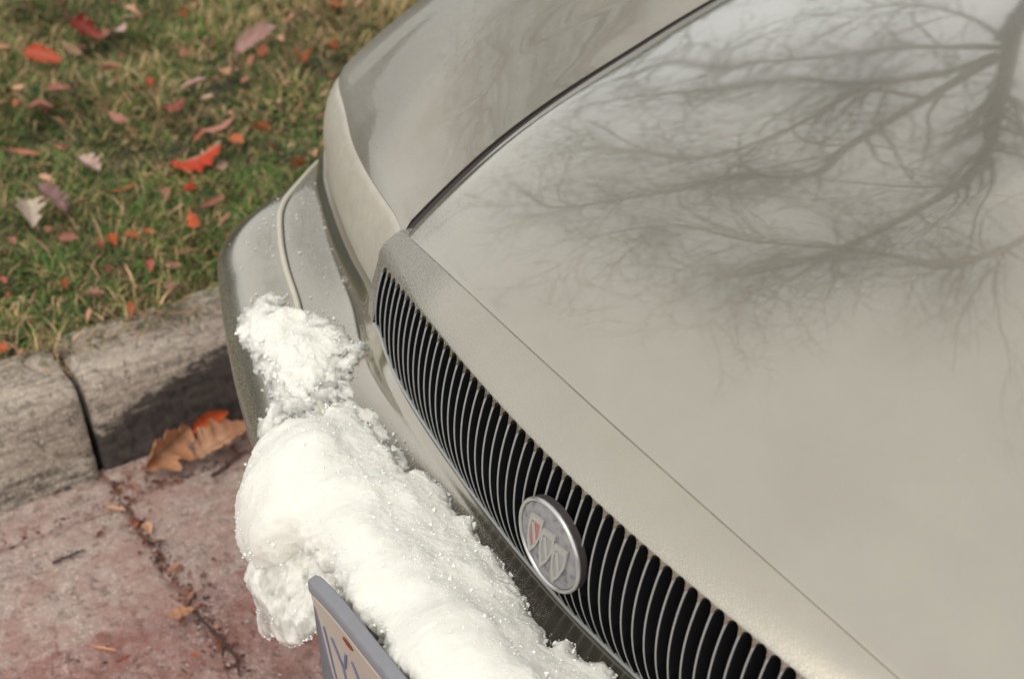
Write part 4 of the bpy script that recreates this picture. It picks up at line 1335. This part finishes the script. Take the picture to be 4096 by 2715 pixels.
def leaf(x, y, z, size, asp, ang, col, kind, label, group, seed, flat=0.0):
    rg = np.random.default_rng(seed)
    nt_, ns_ = 26, 9
    t = np.linspace(0, 1, nt_)
    s = np.linspace(-1, 1, ns_)
    wd_ = np.sin(np.pi * t ** 0.85) ** 0.8
    if kind == 'lobed':
        wd_ = wd_ * (0.42 + 0.58 * np.abs(np.cos(np.pi * 3.3 * t + rg.random())) ** 0.8) * 1.15
    elif kind == 'wide':
        wd_ = np.sin(np.pi * t ** 0.7) ** 0.6 * (0.86 + 0.14 * np.cos(2 * np.pi * 4.5 * t))
    elif kind == 'long':
        wd_ = np.sin(np.pi * t) ** 0.5 * 0.9
    W = size * asp * 0.5
    T, S = np.meshgrid(t, s, indexing='ij')
    w_ = wd_[:, None] * W
    jag = 1 + 0.10 * rg.normal(size=(nt_, 2))
    X = (T - 0.5) * size
    Y = S * w_ * np.where(S < 0, jag[:, :1], jag[:, 1:])
    curl = (rg.uniform(0.7, 1.7) if not flat else 0.35) * (1 if rg.random() < 0.75 else -0.6)
    bend = (rg.uniform(-0.25, 0.45)) * (1 - flat)
    Zz = curl * W * 0.85 * (S ** 2) * wd_[:, None] + bend * size * (T - 0.45) ** 2 - 0.10 * W * (1 - np.abs(S)) * wd_[:, None]
    P = np.stack([X, Y, Zz], -1).reshape(-1, 3)
    P[:, 2] += 0.05 * size * fbm(P / max(size, 1e-4), 3, 3, seed)
    V_ = P
    F_ = grid_faces(nt_, ns_)
    # stalk
    mbl = MB()
    mbl.add(V_, F_)
    nvl = len(V_)
    mbl.tube([(-size * 0.5, 0, 0.0), (-size * 0.62, size * 0.03, 0.004), (-size * 0.76, size * 0.02, 0.002)], [0.0011, 0.0009, 0.0008], 5)
    o = mbl.build('fallen_leaf', M['leaf'])
    c0, c1 = LC[col]
    A = np.clip(0.5 + 0.9 * fbm(P / size, 3.0, 3, seed + 4), 0, 1)
    if col == 'redpeach':
        A = sstep(-0.15, 0.05, S.ravel() + 0.3 * (T.ravel() - .5))
    cc = np.array(c0) * (1 - A[:, None]) + np.array(c1) * A[:, None]
    vein = np.exp(-(S.ravel() / 0.10) ** 2) * 0.35
    cc = cc * (1 - vein[:, None])
    cc = np.concatenate([cc, np.tile(np.array(c1) * 0.7, (len(mbl.v) - nvl, 1))])
    ca = o.data.color_attributes.new('Col', 'FLOAT_COLOR', 'POINT')
    ca.data.foreach_set('color', np.concatenate([cc, np.ones((len(cc), 1))], 1).astype(np.float32).ravel())
    o.location = (x, y, z)
    tl = 0.0 if flat else rg.normal() * 0.45
    o.rotation_euler = (tl, (0 if flat else rg.normal() * 0.18), R(ang))
    tag(o, label, 'leaf', group)
    return o
for k, r in enumerate(LEAVES):
    leaf(r[0], r[1], 0.172 + 0.006 * (k % 3), r[2] * 1.18, max(r[3], 0.14), r[4], r[5], r[6], r[7], 'fallen leaves on the lawn', 300 + k)
for k, r in enumerate(GLEAVES):
    leaf(r[0], r[1], 0.012 + (0.02 if r[2] > 0.05 else 0.0) + 0.004 * (k % 3), r[2], max(r[3], 0.16), r[4], r[5], r[6], r[7], 'fallen leaves in the gutter', 400 + k, 0.0 if r[2] > 0.05 else 0.6)

# scraps of broken leaf worked into the grass
rg = np.random.default_rng(55)
n = 520
lx_, ly_ = rg.uniform(-2.9, KB - 0.16, n), rg.uniform(-0.9, 1.7, n)
az_ = rg.uniform(0, 6.28, n)
tl_ = rg.normal(0, 0.5, n)
ln_, wn_ = rg.uniform(0.008, 0.024, n), rg.uniform(0.003, 0.009, n)
ux = np.stack([np.cos(az_) * np.cos(tl_), np.sin(az_) * np.cos(tl_), np.sin(tl_)], -1)
vx = np.stack([-np.sin(az_), np.cos(az_), rg.normal(0, 0.4, n)], -1)
c_ = np.stack([lx_, ly_, 0.158 + 0.022 * fbm(np.stack([lx_, ly_, 0 * lx_ + 0.137], -1), 9, 4, 5) + rg.uniform(0, 0.012, n)], -1)
U_, W_ = ux * ln_[:, None], vx * wn_[:, None]
up2 = np.array([0, 0, 1.0]) * (wn_ * rg.uniform(0.2, 1.0, n))[:, None]
V = np.stack([c_ - U_, c_ - U_ * 0.4 + W_ + up2, c_ + U_ * 0.5 + W_ * 0.8 + up2, c_ + U_, c_ + U_ * 0.4 - W_ + up2, c_ - U_ * 0.5 - W_ * 0.9 + up2, c_], 1).reshape(-1, 3)
f0 = np.array([(0, 6, 1), (1, 6, 2), (2, 6, 3), (3, 6, 4), (4, 6, 5), (5, 6, 0)])
Fs = (f0[None] + 7 * np.arange(n)[:, None, None]).reshape(-1, 3)
pal2 = np.array([(0.40, 0.11, 0.04), (0.45, 0.20, 0.12), (0.30, 0.13, 0.07), (0.50, 0.27, 0.18), (0.20, 0.06, 0.03), (0.42, 0.30, 0.20)])
lit = obj('leaf_litter', V, Fs, M['leaf'], None, True, None, None)
cc = np.repeat(pal2[rg.integers(0, 6, n)] * rg.uniform(0.6, 1.2, n)[:, None], 7, axis=0)
ca = lit.data.color_attributes.new('Col', 'FLOAT_COLOR', 'POINT')
ca.data.foreach_set('color', np.concatenate([cc, np.ones((len(cc), 1))], 1).astype(np.float32).ravel())
tag(lit, 'scraps of rust and tan leaf litter worked into the lawn', 'leaf litter', kind='stuff')

# leaf scraps drifted against the kerb foot
n = 150
gx_ = np.where(rg.random(n) < 0.6, KB + 0.012 + np.abs(rg.normal(0, 0.035, n)), rg.uniform(KB, -0.60, n))
gy_ = np.where(gx_ < KB + 0.12, rg.uniform(-0.07, 0.45, n), -0.08 + rg.normal(0, 0.022, n))
az_ = rg.uniform(0, 6.28, n); tl_ = rg.normal(0, 0.25, n)
ln_, wn_ = rg.uniform(0.003, 0.012, n), rg.uniform(0.0012, 0.0045, n)
ux = np.stack([np.cos(az_) * np.cos(tl_), np.sin(az_) * np.cos(tl_), np.sin(tl_)], -1)
vx = np.stack([-np.sin(az_), np.cos(az_), rg.normal(0, 0.25, n)], -1)
c_ = np.stack([gx_, gy_, 0.009 + ln_ * 0.25], -1)
U_, W_ = ux * ln_[:, None], vx * wn_[:, None]
up2 = np.array([0, 0, 1.0]) * (wn_ * rg.uniform(0.1, 0.8, n))[:, None]
V = np.stack([c_ - U_, c_ - U_ * 0.4 + W_ + up2, c_ + U_ * 0.5 + W_ * 0.8 + up2, c_ + U_, c_ + U_ * 0.4 - W_ + up2, c_ - U_ * 0.5 - W_ * 0.9 + up2, c_], 1).reshape(-1, 3)
Fs = (f0[None] + 7 * np.arange(n)[:, None, None]).reshape(-1, 3)
lit2 = obj('gutter_litter', V, Fs, M['leaf'], None, True, None, None)
cc = np.repeat(pal2[rg.integers(0, 5, n)] * rg.uniform(0.45, 0.95, n)[:, None], 7, axis=0)
ca = lit2.data.color_attributes.new('Col', 'FLOAT_COLOR', 'POINT')
ca.data.foreach_set('color', np.concatenate([cc, np.ones((len(cc), 1))], 1).astype(np.float32).ravel())
tag(lit2, 'red brown leaf scraps drifted against the foot of the kerb', 'leaf litter', kind='stuff')

# twigs in the gutter
def twig(path, r_, label, seed):
    rg = np.random.default_rng(seed)
    base = Vector(path[len(path) // 2])
    P = catmull(np.array(path), np.linspace(0, len(path) - 1, 24)) + rg.normal(size=(24, 3)) * r_ * 0.25
    mbt = MB()
    mbt.tube(P - np.array(base), [r_ * (1.15 - 0.5 * k / 23) for k in range(24)], 7)
    for k in (6, 13, 18):
        q = P[k] - np.array(base)
        mbt.tube([q, q + rg.normal(size=3) * r_ * 1.6 + np.array([0, 0, r_])], [r_ * 0.8, r_ * 0.3], 5)
    o = mbt.build('twig', M['twig'])
    o.location = base
    tag(o, label, 'twig')
twig([(-0.886, -0.223, 0.012), (-0.887, -0.198, 0.013), (-0.889, -0.173, 0.012)], 0.0021, 'short dark straight twig on the pale gutter', 1)
twig([(-0.693, -0.09, 0.009), (-0.644, -0.083, 0.011), (-0.59, -0.077, 0.009), (-0.549, -0.087, 0.009)], 0.0022, 'long reddish bent twig near the hanging ice slab', 2)
twig([(-0.94, 0.058, 0.012), (-0.953, 0.099, 0.014), (-0.964, 0.129, 0.016)], 0.0022, 'dark twig under the big peach leaf in the gutter', 3)

# debris caught in the joint
rg = np.random.default_rng(77)
mbd = MB()
for _ in range(900):
    if rg.random() < 0.5:
        x, y = rg.uniform(KB + 0.02, -0.55), -0.082 + rg.normal() * 0.010
    elif rg.random() < 0.5:
        x, y = KB + 0.068 + rg.normal() * 0.006, rg.uniform(-0.4, 0.3)
    else:
        x, y = rg.uniform(-0.70, -0.2), rg.uniform(-0.45, 0.3)
    r_ = rg.uniform(0.0008, 0.0030)
    rot = Matrix.Rotation(rg.random() * 6.28, 3, Vector((0.2, 0.3, 1)).normalized())
    l = rg.uniform(1, 3.0)
    mbd.add([tuple(rot @ Vector((p[0] * r_ * l, p[1] * r_, p[2] * r_ * 0.8)) + Vector((x, y, 0.005 + r_ * 0.3))) for p in ((-1, 0, 0), (0, -1, 0), (0, 0, 1), (0, 1, 0), (1, 0, 0), (0, 0, -1))],
            [(0, 1, 2), (0, 2, 3), (2, 1, 4), (3, 2, 4), (1, 0, 5), (0, 3, 5), (4, 1, 5), (3, 4, 5)], int(rg.integers(3)))
dbo = mbd.build('gutter_debris', [M['twig'], M['crumbbrown'], M['pebble']], None, False)
tag(dbo, 'brown leaf crumbs and grit along the gutter joint and crack', 'debris', kind='stuff')

# ------------------------------------------------------------------ the bare tree mirrored in the hood
tree = tag(empty('bare_tree', (-5.9, 8.3, 0.1)), 'leafless tree on the lawn ahead, seen mirrored in the hood', 'tree')
tb = np.array(tree.location)
LIMBS = [
 [(-5.02, 5.89, 4.03), (-5.26, 5.61, 3.87), (-5.42, 5.26, 3.64), (-5.51, 4.62, 3.36), (-5.62, 4.01, 2.91), (-5.74, 3.68, 2.28), (-5.6, 3.28, 2.17)],
 [(-4.99, 5.84, 4.12), (-5.37, 5.56, 4.32), (-6.09, 5.23, 4.3), (-6.8, 5.08, 3.99), (-7.27, 4.8, 3.64), (-7.83, 4.49, 3.32), (-8.31, 4.03, 3.28)],
 [(-4.98, 5.82, 4.15), (-4.94, 5.13, 4.32), (-4.79, 4.12, 4.47), (-4.51, 3.51, 4.55), (-4.59, 2.97, 4.18), (-4.65, 2.34, 3.99), (-4.83, 1.53, 3.63), (-5.04, 1.46, 3.19)],
 [(-5.11, 6.15, 3.66), (-4.7, 5.64, 4.1), (-4.26, 5.06, 4.41), (-3.82, 4.5, 4.62), (-3.53, 3.83, 4.76), (-3.37, 2.96, 4.85), (-3.33, 2.26, 4.8), (-3.51, 1.63, 4.62)],
 [(-5.08, 6.06, 3.97), (-4.9, 5.77, 4.62), (-4.89, 5.61, 5.11), (-4.7, 5.5, 6.2), (-4.2, 5.2, 7.4), (-3.9, 4.6, 8.6)],
 [(-5.20, 6.60, 3.4), (-3.4, 5.6, 4.9), (-2.47, 4.41, 5.46), (-2.45, 3.84, 5.44), (-2.48, 3.46, 5.39), (-2.69, 2.96, 5.29), (-3.3, 2.67, 4.9), (-3.78, 2.25, 4.59), (-4.24, 2.01, 4.27), (-4.53, 1.36, 4.03)],
 [(-5.06, 5.96, 3.91), (-5.29, 5.79, 3.45), (-5.66, 5.57, 3.1), (-6.2, 5.2, 2.9)],
 [(-4.92, 4.97, 4.32), (-5.13, 4.56, 3.91), (-5.1, 4.12, 3.95), (-5.14, 3.46, 4.05), (-5.18, 3.04, 3.94), (-5.43, 2.89, 3.52), (-5.72, 2.92, 2.78)],
 [(-5.4, 7.1, 2.9), (-4.2, 7.3, 4.6), (-3.0, 7.6, 5.9), (-2.0, 8.2, 6.4)],
]
LR = [0.046, 0.056, 0.062, 0.078, 0.060, 0.050, 0.030, 0.034, 0.05]
rgt = np.random.default_rng(5)
def grow(mbx, start, dirv, length, r0, level):
    n = 7 if level == 1 else (6 if level == 2 else 5)
    p = np.array(start, float)
    d = dirv / np.linalg.norm(dirv)
    pts = [p.copy()]
    bias = rgt.normal(size=3) * 0.30
    for k in range(n):
        d = d + bias * 0.45 + rgt.normal(size=3) * 0.17 + np.array([0, 0, 0.05 if level < 3 else -0.02])
        d /= np.linalg.norm(d)
        p = p + d * length / n
        pts.append(p.copy())
    pts = np.array(pts)
    rr = np.linspace(r0, r0 * 0.35, n + 1)
    mbx.tube(pts - tb, rr, 5 if level == 1 else (4 if level == 2 else 3), cap=False)
    if level >= 3: return
    cnt = int(rgt.integers(4, 7)) if level == 1 else int(rgt.integers(3, 6))
    for _ in range(cnt):
        k = int(rgt.integers(1, n + 1))
        tg_ = pts[k] - pts[k - 1]
        tg_ /= np.linalg.norm(tg_)
        side = np.cross(tg_, rgt.normal(size=3))
        side /= np.linalg.norm(side)
        dd = tg_ * 0.75 + side * rgt.uniform(0.35, 0.9)
        grow(mbx, pts[k], dd, length * rgt.uniform(0.35, 0.65), max(rr[k] * 0.60, 0.0048), level + 1)
mbx = MB()
tr = catmull(np.array([(-5.9, 8.3, -0.05), (-5.86, 8.2, 0.7), (-5.72, 7.85, 1.8), (-5.42, 7.15, 2.85), (-5.16, 6.5, 3.42), (-5.03, 5.95, 3.95)]), np.linspace(0, 5, 30))
mbx.tube(tr - tb, np.interp(np.linspace(0, 1, 30), [0, 0.06, 0.3, 1], [0.27, 0.19, 0.16, 0.10]), 16)
mbx.build('trunk', M['bark'], tree)
for li, L in enumerate(LIMBS):
    mbx = MB()
    C_ = np.array(L)
    n = 8 * len(C_)
    P = catmull(C_, np.linspace(0, len(C_) - 1, n))
    P[1:] += 0.012 * np.stack([fbm(P[1:], 2, 3, 90 + li + q) for q in range(3)], -1)
    rr = np.linspace(LR[li], LR[li] * 0.22, n)
    mbx.tube(P - tb, rr, 8)
    ln = np.linalg.norm(np.diff(P, axis=0), axis=1).sum()
    for _ in range(int(ln * (6.0 if li not in (4, 8) else 2.5)) + 5):
        k = int(rgt.integers(n // 8 if li != 5 else n // 3, n - 1))
        tg_ = P[k + 1] - P[k]
        tg_ /= np.linalg.norm(tg_)
        side = np.cross(tg_, rgt.normal(size=3)); side /= np.linalg.norm(side)
        grow(mbx, P[k], tg_ * 0.8 + side * rgt.uniform(0.3, 0.85) + np.array([0, 0, 0.12]), rgt.uniform(0.5, 1.5), max(rr[k] * 0.40, 0.0075), 1)
    mbx.build('limb', M['bark'], tree)

# ------------------------------------------------------------------ evergreens added out of view across the lawn to darken the fender reflection
added_hedge = tag(empty('added_hedge', (-11.5, 4.0, 0.1)), 'added evergreen row beyond the lawn, out of view, darkening the reflection in the fender', 'added_hedge')
rgh = np.random.default_rng(9)
n = 26000
hx, hy, hz = rgh.uniform(-0.7, 0.7, n), rgh.uniform(-14, 16, n), rgh.uniform(0, 1, n)
face = rgh.random(n)
hx = np.where(face < 0.6, 0.7 + 0.12 * rgh.normal(size=n), hx)
hz = np.where(face < 0.6, hz * 2.5, 2.5 + 0.18 * rgh.normal(size=n)) + 0.25 * vnoise(np.stack([hx * 0, hy, 0 * hy], -1) * 0.7, 3)
d1, d2_ = rgh.normal(size=(n, 3)), rgh.normal(size=(n, 3))
d1 /= np.linalg.norm(d1, axis=1)[:, None]; d2_ /= np.linalg.norm(d2_, axis=1)[:, None]
c0 = np.stack([hx, hy, np.maximum(hz, 0.02)], -1)
V = np.stack([c0, c0 + d1 * 0.10, c0 + d1 * 0.08 + d2_ * 0.09, c0 + d2_ * 0.10], 1).reshape(-1, 3)
hf = np.arange(n * 4).reshape(n, 4)
fo = obj('foliage', V, hf, M['added_hedge'], added_hedge, False)
fo['kind'] = 'stuff'
mbh = MB()
mbh.box((0, 1, 1.15), (1.2, 30, 2.3))
mbh.build('added_hedge_core', M['added_hedge'], added_hedge, False)
